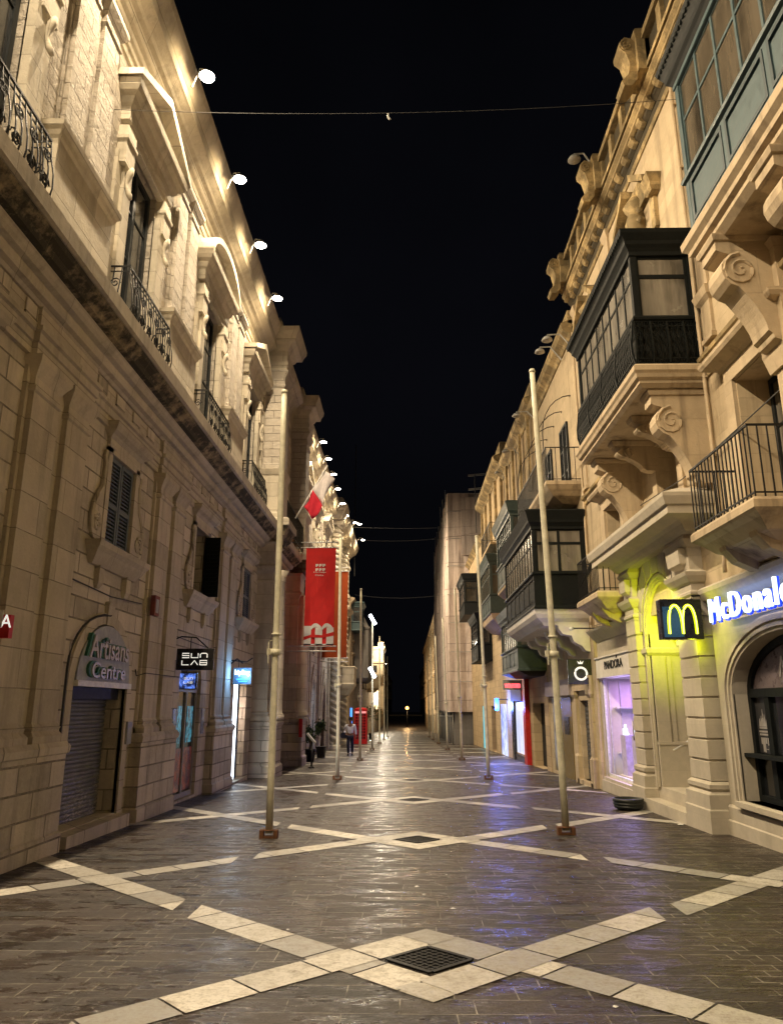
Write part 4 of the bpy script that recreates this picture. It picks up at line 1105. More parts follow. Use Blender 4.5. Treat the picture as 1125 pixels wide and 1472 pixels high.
mb.box(19.3, 21.4, -.02, .1, 2.0, 2.3); mb.box(19.3, 21.4, -.02, .14, 2.3, 2.36); mb.box(19.5, 21.2, -.4, .12, -1, gz(20) + .1)
mb.build('door_surround', 'stoneRc', b2)
mb = MB(T2); mb.box(21.6, 25.3, -.02, .14, 1.9, 2.35); fa = mb.build('shop_fascia', plain('mauve_grey_fascia', (.3, .26, .25), .6), b2)
mb = MB(T2); mb.box(23.4, 23.8, .14, .16, 2.0, 2.25); mb.build('sign_plate', 'sign_black', fa)
mb = MB(T2); mb.box(22.0, 23.3, -.2, .02, gz(23), 1.85); dp = mb.build('ochre_door', 'brown_gold', b2)
mb = MB(T2); mb.box(22.3, 23.0, .02, .03, .8, 1.3); mb.build('notice_plate', 'sign_black', dp)
mb = MB(T2); mb.box(23.35, 25.0, -.1, -.04, gz(23), 1.85); mb.build('shop_window', screen('dim_shop_window', (.01, .01, .01), (.35, .36, .42), .6, 2.5, (1, 1, .4)), b2)
db2 = X2 - 3.32
bb2 = enclosed_balcony(T2, 19.1, 24.6, db2, 4.02, 4.95, 6.2, 6.62, b2, 'black_paint', 'glass_pale', 11, 2, .36, 6, scallop=False)
mb = MB(T2)
mb.loft(19.15, 24.55, db2, [(-.25, 3.62), (-.2, 3.7), (-.06, 3.8), (.0, 3.9), (.02, 4.02)], 0)
mb.build('balcony_slab', 'white_render', b2)
for c in (19.5, 21.2, 22.9, 24.3):
    mb = MB(T2)
    mb.prism([(0, 2.95), (.12, 2.98), (.2, 3.1), (.3, 3.14), (.4, 3.2), (.46, 3.36), (.68, 3.4), (.76, 3.5), (.8, 3.62), (1.0, 3.66), (1.1, 3.8), (0, 3.8)], c - .16, c + .16, ax=0)
    mb.build('stepped_corbel', 'white_render', b2)
# open balcony above with cage hoops
mb = MB(T2); mb.loft(19.1, 24.4, X2 - 3.8, [(-.5, 6.95), (-.2, 7.1), (-.05, 7.25), (0, 7.32), (.03, 7.36), (.03, 7.46)], 0); mb.build('upper_balcony_slab', 'stoneRc', b2)
iron_rail(T2, 19.13, 24.35, X2 - 3.82, 7.47, 8.42, b2, 'upper_railing', .12)
mb = MB(T2)
for u in (19.6, 20.8, 22.0, 23.2, 24.3):
    mb.tube([(u, .05, 10.1)] + [(u, X2 - 3.85 - .85 + .85 * math.sin(a) + .0, 9.0 + 1.15 * math.cos(a)) for a in [PI / 2 * i / 6 for i in range(7)]] + [(u, X2 - 3.85, 8.42)], .016, 4)
mb.build('cage_hoop', 'black_iron', b2)
french_window(T2, 20.2, 21.2, 7.5, 9.6, .01, b2, 'dark_paint', 'glass', 3); french_window(T2, 22.6, 23.6, 7.5, 9.6, .01, b2, 'dark_paint', 'glass', 3)

# ================================================================== RIGHT BUILDING 3 (two stacked timber balconies)
b3 = thing('ochre_building', 'ochre limestone building with two stacked grey timber balconies over the red framed shop', 'building', (5.5, 30, 0))
T3 = F(1, 4.7)
mb = MB(T3); wall_open(mb, 25.4, 34.2, -1.4, 3.0, [(29.8, 33.6, [(gz(32) + .3, 1.75, 0)]), (26.2, 28.6, [(gz(27), 1.7, 0)])], -.4, 0)
mb.box(25.4, 34.2, -.4, 0, 3.0, 12.6); mb.build('wall', 'stoneFar', b3)
mb = MB(T3); mould(mb, 25.4, 34.2, [(.04, 12.1), (.1, 12.25), (.3, 12.4), (.35, 12.6), (.1, 12.7)]); mb.box(25.4, 34.2, -.3, .1, 12.65, 13.2)
for u in (26, 28, 30, 32, 34): mb.box(u - .15, u + .15, .1, .2, 9.2, 12.1)
mb.build('cornice', 'stoneRtop', b3)
enclosed_balcony(T3, 25.4, 29.6, .95, 2.75, 3.55, 4.65, 5.05, b3, 'green_paint', 'glass_pale', 8, 2, .36, 4, scallop=False)
enclosed_balcony(T3, 26.2, 30.4, .9, 6.1, 7.0, 8.4, 8.85, b3, 'green_paint', 'glass', 7, 2, .36, 4, scallop=False)
mb = MB(T3); mb.loft(26.2, 30.4, .9, [(-.4, 5.7), (-.15, 5.85), (0, 6.0), (.02, 6.1)], 0); mb.build('balcony_slab', 'stoneFar', b3); mb = MB(T3); mb.loft(25.5, 29.5, .9, [(-.4, 2.6), (-.2, 2.66), (0, 2.75)], 0); mb.build('balcony_slab', 'black_paint', b3)
mb = MB(T3); mb.box(29.3, 29.85, -.02, .18, gz(29) - .2, 2.75); rf = mb.build('red_frame', 'red_paint', b3)
mb = MB(T3); mb.box(29.86, 30.8, -.04, .04, gz(30), 2.2); mb.build('lit_red_panel', 'redlit', rf)
mb = MB(T3); mb.box(30.81, 33.3, -.08, -.03, gz(30) + .25, 1.78); mb.build('shop_window', 'doorlight', b3)
mb = MB(T3); mb.box(33.3, 33.9, -.2, .08, -1, 1.79); mb.box(30.81, 33.3, -.2, .05, -1.4, gz(32) + .25); mb.build('dark_trim', 'sign_black', b3)
mb = MB(T3); mb.box(30.82, 33.9, -.02, .1, 1.8, 2.3); mb.build('shop_fascia', plain('grey_brown_fascia', (.13, .12, .11), .6), b3)
mb = MB(T3); mb.box(26.2, 28.6, -.36, -.3, -.6, 1.7); mb.build('shop_window', 'dark', b3)
lamp_obj('shop_light', 'AREA', (4.75, 31.8, .6), 60, (.75, .8, 1), b3, shape='RECTANGLE', size=2.0, size_y=2.4, rot=(0, PI / 2, 0))
# ================================================================== RIGHT BUILDING 4
b4 = thing('golden_building', 'golden stone building with a green timber balcony just before the sheeted scaffold', 'building', (5.5, 40, 0))
mb = MB(T3); wall_open(mb, 34.2, 54.5, -1.8, 3.0, [(36.0, 38.6, [(gz(37), 1.7, 0)]), (40.5, 42.5, [(gz(41), 1.6, 0)]), (45, 47.5, [(gz(46), 1.6, 0)])], -.4, 0)
mb.box(34.2, 44.0, -.4, 0, 3.0, 13.4); mb.box(44, 54.5, -.4, 0, 3.0, 11.8); mb.build('wall', 'stoneFar', b4)
mb = MB(T3); mould(mb, 34.2, 44, [(.04, 12.9), (.1, 13.0), (.4, 13.2), (.45, 13.4), (.1, 13.5)]); mb.box(34.2, 44, -.3, .1, 13.45, 14.1)
mould(mb, 44, 54.5, [(.04, 11.4), (.1, 11.5), (.3, 11.7), (.1, 11.8)])
for u in (34.6, 37, 39.4, 41.8, 43.8): mb.box(u - .2, u + .2, 0, .12, 9.2, 12.9)
mb.build('cornice', 'stoneRtop', b4)
enclosed_balcony(T3, 34.2, 38.6, .8, 5.75, 6.6, 8.1, 8.5, b4, 'green_paint', 'glass_warm', 7, 2, .36, 4, scallop=False)
mb = MB(T3); mb.loft(34.2, 38.6, .8, [(-.5, 5.1), (-.3, 5.3), (-.1, 5.5), (0, 5.75)], 0); mb.build('balcony_slab', 'stoneFar', b4); mb = MB(T3); mb.loft(34.4, 38.4, .7, [(-.3, 8.95), (0, 9.05), (0, 9.15)], 0); mb.build('balcony_slab', 'stoneFar', b4)
iron_rail(T3, 34.4, 38.4, .7, 9.16, 10.1, b4, 'iron_railing', .2)
enclosed_balcony(T3, 41.0, 45.0, .8, 4.0, 4.9, 6.2, 6.6, b4, 'black_paint', 'glass', 5, 1, .36, 3, scallop=False)
enclosed_balcony(T3, 47.0, 51.5, 1.0, 7.2, 8.0, 9.4, 9.8, b4, 'dark_paint', 'glass', 5, 1, .36, 3, scallop=False)
mb = MB(T3); mb.box(36, 38.6, -.1, -.03, -1.2, 1.7); mb.build('shop_window', screen('blue_lit_shop', (.25, .35, 1), (.7, .8, 1), 1.0, 2), b4)
mb = MB(T3); mb.box(45, 47.5, -.1, -.03, -1.4, 1.6); mb.build('teal_window', 'teallight', b4)
mb = MB(T3); mb.box(40.5, 42.5, -.36, -.3, -1.2, 1.6); mb.build('dark_window', 'dark', b4)
lamp_obj('shop_light', 'AREA', (4.75, 37.2, .6), 30, (.35, .5, 1), b4, shape='RECTANGLE', size=2.0, size_y=2.2, rot=(0, PI / 2, 0))
for (u, z) in ((39.9, 7.0), (46, 8.6), (53, 6)): french_window(T3, u - .5, u + .5, z - 1.1, z + 1.1, .01, b4, 'dark_paint', 'glass', 3)
# ================================================================== SHEETED SCAFFOLD BUILDING
sb = thing('scaffolded_building', 'tall building wrapped in pale scaffold sheeting that stands out into the street', 'building', (6, 70, -1))
def sheeted(u0, u1, x, z0, z1, name):
    """rippled sheet with real thickness: street side and near end"""
    mb = MB(); nu = int((u1 - u0) / .45); vs = []; rows = [z0, z0 + .1, (z0 + z1) * .3, (z0 + z1) * .55, (z0 + z1) * .8, z1]
    rnd = random.Random(5)
    path = [(x + 6.0 - i * .4, u0) for i in range(15)] + [(x, u0 + (u1 - u0) * i / nu) for i in range(nu + 1)]
    rip = [rnd.uniform(-.2, .2) for _ in path]
    for j, z in enumerate(rows):
        for i, (px, py) in enumerate(path):
            r_ = rip[i] * (1.0 if j < 4 else .4) * (1 + .4 * math.sin(j * 1.3 + i))
            top = .5 if z > z1 - 1 and px > x + .5 and i < 15 else 0
            vs.append((px + (r_ if i >= 15 else 0) + (.5 - (z - z0) / (z1 - z0) * .5) * -.2 + (.6 * (z > z1 * .8) if i >= 15 else 0) * 0, py + (r_ if i < 15 else 0), z))
    n = len(path); fs = []
    for j in range(len(rows) - 1):
        for i in range(n - 1): fs.append((j * n + i, j * n + i + 1, (j + 1) * n + i + 1, (j + 1) * n + i))
    mb.add(vs, fs); o = mb.build(name, 'mesh_sheet', sb)
    md = o.modifiers.new('thickness', 'SOLIDIFY'); md.thickness = .04
    return o
sheeted(54.6, 80, 3.2, 1.2, 17.4, 'scaffold_sheet')
mb = MB(); mb.box(4.3, 12, 55.2, 79.5, -2.5, 17.2); mb.build('hidden_wall', 'stoneFarDark', sb)
mb = MB()
for i in range(8):
    y = 55 + i * 3.2; mb.tube([(3.3, y, gz(y)), (3.3, y, 2.0)], .05, 6)
for i in range(12): pass
mb.tube([(3.3, 55, 0.9), (3.3, 79, .6)], .04, 5); mb.build('scaffold_pole', 'lamp_grey', sb)
mb = MB()
for k in range(1, 8): mb.tube([(3.12, 54.5, 1.2 + k * 2.1), (3.1, 79.5, 1.2 + k * 2.05)], .03, 4)
for k in range(7): mb.tube([(3.08, 55.5 + k * 3.9, 1.0), (3.08, 55.5 + k * 4, 17.9 + (k * 7 % 3) * .4)], .035, 4)
for k in range(1, 8): mb.tube([(3.2, 54.35, 1.2 + k * 2.1), (9, 54.35, 1.2 + k * 2.1)], .03, 4)
mb.build('outer_tubes', 'lamp_grey', sb)
mb = MB(); mb.box(3.45, 3.6, 55.06, 79, -2.0, 1.2); mb.box(3.45, 8, 54.9, 55.05, -1.5, 1.2); mb.build('hoarding', 'grey_render', sb)
mb = MB(); mb.box(4.2, 6.2, 54.3, 54.5, 12.5, 17.0); mb.build('side_sheet', 'mesh_sheet', sb)
# far right row
def far_building(name, label, side, x, y0, y1, zt, mat, wins=True, cat='building', bays=None, low=False):
    t = thing(name, label, cat, (side * (x + 1), (y0 + y1) / 2, gz(y0)))
    tf = F(side, x); zb = gz(max(y0, y1)) - 1.2
    mb = MB(tf); mb.box(y0, y1, -3.5, 0, zb, zt); mb.build('wall', mat, t)
    mb = MB(tf); mould(mb, y0, y1, [(.02, zt - .5), (.1, zt - .4), (.3, zt - .2), (.35, zt - .05), (.1, zt)]); mb.build('cornice', mat, t)
    if wins:
        n = max(1, int((y1 - y0) / 4.5))
        for i in range(n):
            c = y0 + (y1 - y0) * (i + .5) / n
            for z in ([3.4, 6.8] if zt < 11 else [3.4, 6.6, 9.6]):
                f = MB(tf); f.loft(c - .7, c + .7, .08, [(0, z - .1), (.1, z), (.1, z + .06)], -.02)
                f.box(c - .7, c - .52, -.02, .07, z + .06, z + 2.2); f.box(c + .52, c + .7, -.02, .07, z + .06, z + 2.2); f.loft(c - .7, c + .7, .08, [(0, z + 2.2), (.12, z + 2.35), (.12, z + 2.45)], -.02)
                fo = f.build('window', mat, t)
                g_ = MB(tf); g_.box(c - .52, c + .52, -.02, .03, z + .06, z + 2.2); g_.build('pane', 'glass', fo)
            d_ = MB(tf); d_.box(c - .9, c + .9, -.02, .04, gz(c) - .3, 1.7 + gz(c) + .8); d_.build('shopfront', 'black_paint', t)
    return t
fr1 = far_building('far_building', 'narrow golden far building beyond the sheeted scaffold on the right', 1, 3.9, 80.5, 165, 13.0, 'stoneFar')
fr2 = far_building('far_building', 'farthest dim building at the right end of the street', 1, 4.3, 166, 240, 10.5, 'stoneFarDark')
# ================================================================== LEFT FAR BUILDINGS
b5 = thing('rope_column_building', 'floodlit stone building with spiral rope columns at its corner and a small stone balcony', 'building', (-5.5, 50, 0))
T5 = F(-1, 4.7)
mb = MB(T5); mb.box(45.0, 60, -1.5, 0, -2, 8.6); mb.box(45.0, 60, -1.5, .05, 8.6, 14.6); mb.build('wall', 'stoneL', b5)
mb = MB(T5); mould(mb, 45, 60, [(.05, 8.4), (.2, 8.6), (.4, 8.8), (.45, 9.0), (.1, 9.1)]); mould(mb, 45, 60, [(.05, 13.2), (.15, 13.4), (.6, 13.7), (.75, 14.0), (.8, 14.3), (.2, 14.5)]); mb.loft(45, 46.4, .7, [(0, 13.0), (.1, 13.2), (.3, 13.6), (.35, 13.9), (0, 14.4)], 0)
mb.build('cornice', 'stoneL2', b5)
def rope(u, d, z0, z1, r, turns):
    mb = MB(T5); n = int((z1 - z0) / .12)
    mb.lathe(u, d, [(r * .8, z0), (r * .8, z1)], 12)
    for ph in (0, PI):
        mb.tube([(u + r * .72 * math.cos(ph + 2 * PI * turns * i / (n * 2)), d + r * .72 * math.sin(ph + 2 * PI * turns * i / (n * 2)), z0 + (z1 - z0) * i / (n * 2)) for i in range(n * 2 + 1)], r * .42, 6)
    mb.loft(u - r, u + r, d + r, [(.05, z1), (.12, z1 + .15), (.12, z1 + .3)], 0); mb.loft(u - r, u + r, d + r, [(.1, z0 - .3), (.1, z0 - .08), (.02, z0)], 0)
    mb.build('rope_column', 'stoneL2', b5)
rope(45.8, .35, -.6, 8.2, .32, 11); rope(45.8, .35, 9.3, 12.7, .36, 5); rope(52.5, .3, -.6, 8.2, .3, 11); rope(52.5, .3, 9.3, 12.7, .3, 5)
mb = MB(T5); mb.loft(49.2, 51.4, 1.3, [(-.9, 2.0), (-.4, 2.3), (-.1, 2.75), (0, 2.9), (.03, 3.0), (0, 3.05)], 0)
mb.box(49.2, 51.4, 1.15, 1.3, 3.05, 4.0); mb.box(49.2, 49.35, 0, 1.15, 3.05, 4.0); mb.box(51.25, 51.4, 0, 1.15, 3.05, 4.0); mb.loft(49.2, 51.4, 1.3, [(.02, 4.0), (.05, 4.05), (.02, 4.12)], 0)
mb.build('stone_balcony', 'stoneL2', b5)
for c in (48, 50.3, 55, 58):
    mb = MB(T5); mb.box(c - .6, c - .45, 0, .1, 9.4, 12); mb.box(c + .45, c + .6, 0, .1, 9.4, 12); mb.loft(c - .7, c + .7, .1, [(0, 12), (.15, 12.2), (.15, 12.35)], 0); f = mb.build('window_surround', 'stoneL2', b5)
    mb = MB(T5); mb.box(c - .45, c + .45, -.02, .06, 9.4, 12); mb.build('pane', 'glass', f)
    mb = MB(T5); mb.box(c - .7, c + .7, -.02, .05, -1.4, 1.6); mb.build('shopfront', 'black_paint', b5)
b6 = far_building('grey_fronted_building', 'dark building with a grey boxed front and teal box window beyond the rope columns', -1, 4.5, 60, 86, 10.2, 'stoneFarDark')
T6 = F(-1, 4.5)
mb = MB(T6); mb.loft(63.5, 70, 1.3, [(-.3, 3.6), (0, 3.9), (0, 7.9), (.1, 8.0), (.12, 8.15)], 0); mb.build('grey_boxed_front', 'grey_render', b6)
enclosed_balcony(T6, 61.0, 63.4, .9, 7.6, 8.3, 9.6, 9.9, b6, 'teal_paint', 'glass', 3, 1, .36, 2, scallop=False)
for c, mt in ((62, 'blueglow'), (71, 'warm_room'), (79, 'teallight')):
    mb = MB(T6); mb.box(c - .7, c + .7, .0, .06, gz(c) + 1.0, gz(c) + 2.6); mb.build('lit_window', mt, b6)
b7 = thing('lit_corner_building', 'brightly floodlit stone corner block far down the left side', 'building', (-4, 90, -1.7))
T7 = F(-1, 4.6)
mb = MB(T7); mb.box(86, 104, -2, .0, -2.6, 9.4); mb.build('wall', 'stoneFar', b7)
mb = MB(T7)
mb.loft(88, 93, 1.9, [(-1.0, 3.2), (-.55, 3.6), (-.3, 4.4), (-.05, 5.0), (0, 5.2), (0, 6.4), (.12, 6.5), (.12, 6.7), (0, 6.8), (0, 7.9), (.15, 8.1), (.2, 8.35)], 0)
for u in (88.2, 92.4): mb.loft(u, u + .5, 1.9, [(0, 8.3), (0, 8.8), (.1, 8.9)], 1.3)
mb.build('floodlit_bay', 'stoneR', b7)
mb = MB(T7)
for z in (5.5, 6.95): mb.prism([(88.8, z), (89.4, z), (89.4, z + .6), (89.1, z + .8), (88.8, z + .6)], 1.85, 1.93); 
mb.box(87.97, 88.0, .7, 1.2, 5.4, 6.2); mb.build('window', 'dark', b7)
lamp_obj('bay_floodlight', 'SPOT', (-2.1, 84.5, 9.6), 2600, (1, .85, .62), b7, spot_size=1.0, spot_blend=.6, shadow_soft_size=.1, rot=(R(62), 0, R(12)))
lamp_obj('bay_floodlight', 'POINT', (-2.3, 86.5, 8.6), 900, (1, .85, .62), b7, shadow_soft_size=.1)
lamp_obj('bay_floodlight', 'POINT', (-2.6, 97, 7.5), 1200, (1, .85, .62), b7, shadow_soft_size=.1)
b8 = far_building('far_left_building', 'farthest building on the left side of the street', -1, 4.6, 104, 240, 9.0, 'stoneFarDark')
mb = MB(F(-1, 4.6))
for c in (112, 124, 137): mb.box(c - 2, c + 1, 0, .5, 1.2, 5.0)
mb.build('pale_pier', 'stoneR', b8)
lamp_obj('shop_spill', 'POINT', (-3.4, 109, 3), 1500, (1, .9, .7), b8, shadow_soft_size=.3)

# ================================================================== ROOF FLOODLIGHTS
ORD = ['first', 'second', 'third', 'fourth', 'fifth', 'sixth', 'seventh', 'eighth', 'ninth', 'tenth', 'eleventh', 'twelfth', 'thirteenth', 'fourteenth', 'fifteenth', 'sixteenth']
def floodlight(x, y, z, wallx, side, on, label, group, power=0):
    t = thing('roof_floodlight', label, 'floodlight', (x, y, z), group)
    mb = MB(); mb.tube([(wallx, y, z - .25), ((x + wallx) / 2, y, z + .18), (x - side * -.0, y, z + .16)], .022, 5); mb.build('arm', 'lamp_grey', t)
    mb = MB(); mb.lathe(x, y, [(.02, z + .1), (.1, z + .09), (.14, z + .03), (.15, z + .0)], 14); mb.build('housing', 'lamp_grey', t)
    mb = MB(); mb.lathe(x, y, [(.14, z - .012), (.15, z - .005)], 14); mb.build('lens', 'lamp' if on else 'lampoff', t)
    if on:
        lamp_obj('lamp_bulb', 'SPOT', (x, y, z - .06), power, (1, .79, .52), t, spot_size=R(176), spot_blend=.9, shadow_soft_size=.07, rot=(0, R(-32), 0))
        lamp_obj('wall_wash', 'SPOT', (x, y, z - .05), power * .055, (1, .72, .38), t, spot_size=R(150), spot_blend=.5, shadow_soft_size=.06, rot=(0, R(78), 0))
    return t
PW = 1650
ysl = [-4.9, -2.2, .5, 3.2, 5.85, 8.5, 11.05, 13.8, 16.2, 18.7]
for i, y in enumerate(ysl):
    nm = ('lit roof floodlight on the left cornice above the palace' if i < 6 else ['largest and nearest lit floodlight at the left roof edge', 'second lit floodlight down the left roof edge', 'third lit floodlight down the left roof edge', 'fourth lit floodlight, just before the projecting portal block'][i - 6])
    floodlight(-3.82, y * 1.06, 13.47, -4.1, -1, True, nm, 'lit floodlights along the left roof edge', PW)
for i, y in enumerate((28.6 + 2.3, 33.2, 35.6, 38.2, 41.2, 44.0)):
    floodlight(-3.8, y * 1.05, 13.5, -4.1, -1, True, ORD[i] + ' lit floodlight beyond the portal block at the left roof edge', 'lit floodlights along the left roof edge', PW * .95)
for i, (y, z) in enumerate(((48.5, 13.6), (53, 14.6), (57.5, 14.4))):
    floodlight(-3.4, y, z, -4.0, -1, True, ORD[i] + ' lit floodlight above the rope column building', 'lit floodlights along the left roof edge', PW * 1.7)
for i, (x, y, z, wx) in enumerate(((3.95, 14.6, 13.85, 4.4), (3.9, 18.5, 11.3, 4.6), (3.98, 20, 11.7, 4.6), (3.85, 24, 11.3, 4.6), (4.0, 28, 11.4, 4.6), (4.3, 33, 12.1, 4.6))):
    floodlight(x, y, z, wx, 1, False, ORD[i] + ' unlit floodlight along the right roof edge, counted from the camera', 'unlit floodlights along the right roof edge')

for y, nm in ((106, 'first'), (118, 'second'), (130, 'third'), (144, 'last')):  # roof lamps added to light the far right front across the street
    floodlight(-3.9, y, 9.4, -4.4, -1, True, nm + ' of four tiny lamps added on the far left roof to light the street', 'tiny added roof lamps', PW * 2.2)
# ================================================================== FLAG POLES
def flag_pole(x, y, lean, label, lamps=()):
    z0 = gz(y); H = 6.75 - z0 * 0 + .0
    zt = 6.62 if x < 0 else (7.15 if y < 15 else 6.65)
    t = thing('flag_pole', label, 'flag pole', (x, y, z0), 'cream flag poles lining the street')
    mb = MB(); L = zt - z0
    pts = [(x + lean * (i / 8) ** 1.3, y, z0 + .06 + (L - .06) * i / 8) for i in range(9)]
    mb.tube(pts, [.053 - .01 * i / 8 for i in range(9)], 12); mb.build('shaft', 'pole', t)
    mb = MB(); mb.lathe(x + lean, y, [(.05, zt - .02), (.058, zt), (.045, zt + .04), (.01, zt + .05)], 10); mb.build('cap', 'pole', t)
    mb = MB(); mb.tube([(x, y, z0 + .1), (x, y, z0 + .11)], .09, 10)
    for s in (-1, 1): mb.box(x + s * .1 - .028, x + s * .1 + .028, y - .08, y + .05, z0 - .02, z0 + .11)
    mb.box(x - .07, x + .07, y - .06, y + .04, z0, z0 + .03)
    mb.build('rusty_foot', 'rust', t)
    mb = MB(); zc = z0 + 2.55
    xc = x + lean * .25
    mb.tube([(xc, y, zc), (xc, y, zc + .09)], .078, 10); mb.tube([(xc, y, zc + .3), (xc, y, zc + .33)], .072, 10); mb.box(xc - .13, xc - .05, y - .03, y + .03, zc + .01, zc + .1); mb.tube([(xc - .1, y - .05, zc - .12), (xc - .1, y - .05, zc + .2), (xc - .05, y - .07, zc + .22)], .012, 4)
    mb.build('cleat', 'pole', t)
    return t
PY = [11.3, 22.1, 32.7, 44.1, 56, 67.5, 79, 91]
for i, y in enumerate(PY):
    if i > 6: break
    side = ORD[i] + ' cream flag pole of the left row, counted from the camera'
    if i == 3: side = 'cream flag pole of the left row carrying two white tube lamps'
    flag_pole(-1.96, y, -.03, side)
PYR = [11.7, 22.3, 32.8, 44.2, 56, 67.5, 79]
for i, y in enumerate(PYR):
    flag_pole(2.32, y, -.14, ORD[i] + ' cream flag pole of the right row, counted from the camera')
for z, nm in ((6.45, 'upper'), (3.4, 'lower')):
    t = thing('tube_lamp', nm + ' bright white tube lamp fixed to the fourth left flag pole', 'lamp', (-1.95, 43.9, z), 'tube lamps on the flag pole')
    mb = MB(); mb.tube([(-2.12, 43.7, z + .35), (-1.8, 43.6, z - .2)], .09, 8); mb.build('tube', emit('white_tube_glow', (.9, .95, 1), 14), t)
    mb = MB(); mb.tube([(-2.0, 44.0, z), (-1.96, 43.7, z + .05)], .02, 5); mb.build('bracket', 'lamp_grey', t)
    lamp_obj('tube_light', 'POINT', (-1.9, 43.3, z), 60, (.9, .95, 1), t, shadow_soft_size=.15)

# ================================================================== SIGNS (LEFT)
c = BC[2]
t = thing('arched_shop_sign', 'grey half round sign reading Artisans Centre in green and silver letters over the roller shutter', 'sign', (-4.6, c, 1.9))
TA = F(-1, 4.62)
mb = MB(TA); mb.prism([(c - 1.0, 1.95)] + arc(c, 1.97, 1.0, .82, PI, 0, 18) + [(c + 1.0, 1.95)], .0, .06); mb.build('board', 'sign_grey', t)
mb = MB(TA); mb.box(c - 1.02, c + 1.02, .0, .1, 1.87, 1.95); mb.build('rail', 'white_metal', t)
text('word_shadow', 'Artisans', TA(c - .83, .065, 2.29), (0, 1, 0), (0, 0, 1), 1.5, .34, .035, 'green_letter', t, offset=.02)
text('word', 'Artisans', TA(c - .76, .11, 2.28), (0, 1, 0), (0, 0, 1), 1.5, .33, .01, 'silver_letter', t, offset=.012)
text('word_shadow', 'Centre', TA(c - .72, .065, 2.0), (0, 1, 0), (0, 0, 1), 1.3, .24, .035, 'green_letter', t, offset=.02)
text('word', 'Centre', TA(c - .64, .11, 1.995), (0, 1, 0), (0, 0, 1), 1.3, .23, .01, 'silver_letter', t, offset=.012)

t = thing('hanging_sign', 'black hanging sign reading SUN LAB on a bracket above the sunglasses shop', 'sign', (-4.2, 14.9, 2.3))
mb = MB(); mb.box(-4.56, -3.82, 14.86, 14.96, 2.29, 2.71); mb.build('panel', 'sign_black', t, bevel=.01)
GL = {'S': [[(1, 1), (0, 1), (0, .5), (1, .5), (1, 0), (0, 0)]], 'U': [[(0, 1), (0, 0), (1, 0), (1, 1)]], 'N': [[(0, 0), (0, .8), (.2, 1), (.8, 1), (1, .8), (1, 0)]],
      'L': [[(0, 1), (0, 0), (1, 0)]], 'A': [[(0, 0), (.5, 1), (1, 0)]], 'B': [[(0, 0), (0, 1), (1, 1), (1, .5), (0, .5)], [(1, .5), (1, 0), (0, 0)]]}
def strokes(word, x, y, z, w, h, gap, r, mat, par):
    for k, ch in enumerate(word):
        mb = MB()
        for st in GL[ch]: mb.tube([(x + k * (w + gap) + a * w, y, z + b * h) for a, b in st], r, 4)
        mb.build('letter', mat, par)
strokes('SUN', -4.44, 14.85, 2.53, .135, .085, .045, .011, 'white_letter', t); strokes('LAB', -4.44, 14.85, 2.39, .135, .085, .045, .011, 'white_letter', t)
mb = MB(); mb.tube([(-4.62, 14.91, 2.9), (-4.5, 14.91, 2.95), (-4.2, 14.91, 2.93), (-3.95, 14.91, 2.72)], .014, 5); mb.tube([(-4.3, 14.91, 2.7), (-4.3, 14.91, 2.93)], .01, 4); mb.build('bracket', 'black_iron', t)
t = thing('window_screen', 'small glowing blue screen reading SUN LAB above the glass shop door', 'screen', (-4.6, 16.0, 2.1))
mb = MB(); mb.box(-4.74, -4.3, 15.5, 15.58, 1.93, 2.27); mb.build('casing', 'sign_black', t)
mb = MB(); mb.box(-4.71, -4.33, 15.485, 15.5, 1.95, 2.25); mb.build('display', screen('blue_display', (.01, .015, .05), (.12, .25, .9), 1.5, 7), t)
strokes('SUN', -4.56, 15.48, 2.13, .045, .04, .02, .005, 'white_letter', t); strokes('LAB', -4.56, 15.48, 2.05, .045, .04, .02, .005, 'white_letter', t)
t = thing('projecting_lit_sign', 'small glowing blue white sign on an iron bracket over the pale lit doorway', 'sign', (-4.2, 19.3, 2.3))
mb = MB(); mb.box(-4.42, -3.96, 19.28, 19.36, 2.14, 2.55); mb.build('panel', plain('slate_sign_panel', (.12, .14, .17), .5), t)
text('word', 'kipling', (-4.38, 19.27, 2.34), (1, 0, 0), (0, 0, 1), .38, .16, .01, emit('cyan_white_letters', (.6, .9, 1), 5), t, offset=.015)
mb = MB(); mb.box(-4.34, -4.02, 19.265, 19.28, 2.24, 2.28); mb.box(-4.28, -4.06, 19.265, 19.28, 2.19, 2.22); mb.build('small_print', 'blueglow', t)
mb = MB(); mb.tube([(-4.6, 19.32, 2.75), (-4.1, 19.32, 2.7), (-3.95, 19.32, 2.8)], .016, 5); mb.tube([(-4.3, 19.32, 2.55), (-4.3, 19.32, 2.73)], .01, 4); mb.tube([(-4.55, 19.32, 2.62), (-4.35, 19.32, 2.78), (-4.2, 19.32, 2.66)], .02, 5); mb.build('bracket', 'black_iron', t)
lamp_obj('sign_light', 'POINT', (-4.1, 19.1, 2.35), 26, (.2, .5, 1), t, shadow_soft_size=.1)
t = thing('red_white_sign', 'small red and white lettered sign on the wall at the left edge of the picture', 'sign', (-4.3, 8.0, 2.4))
mb = MB(); mb.box(-4.55, -4.28, 7.96, 8.04, 2.31, 2.56); mb.build('panel', 'red_paint', t)
text('letter', 'AA', (-4.5, 7.955, 2.42), (1, 0, 0), (0, 0, 1), .24, .14, .004, 'white_letter', t)
mb = MB(); mb.box(-4.62, -4.36, 7.95, 7.96, 2.42, 2.61); mb.build('white_corner', 'white_metal', t)
t = thing('wall_box', 'small dull red box on the wall below the second mezzanine window', 'alarm box', (-4.5, 13.1, 3.3))
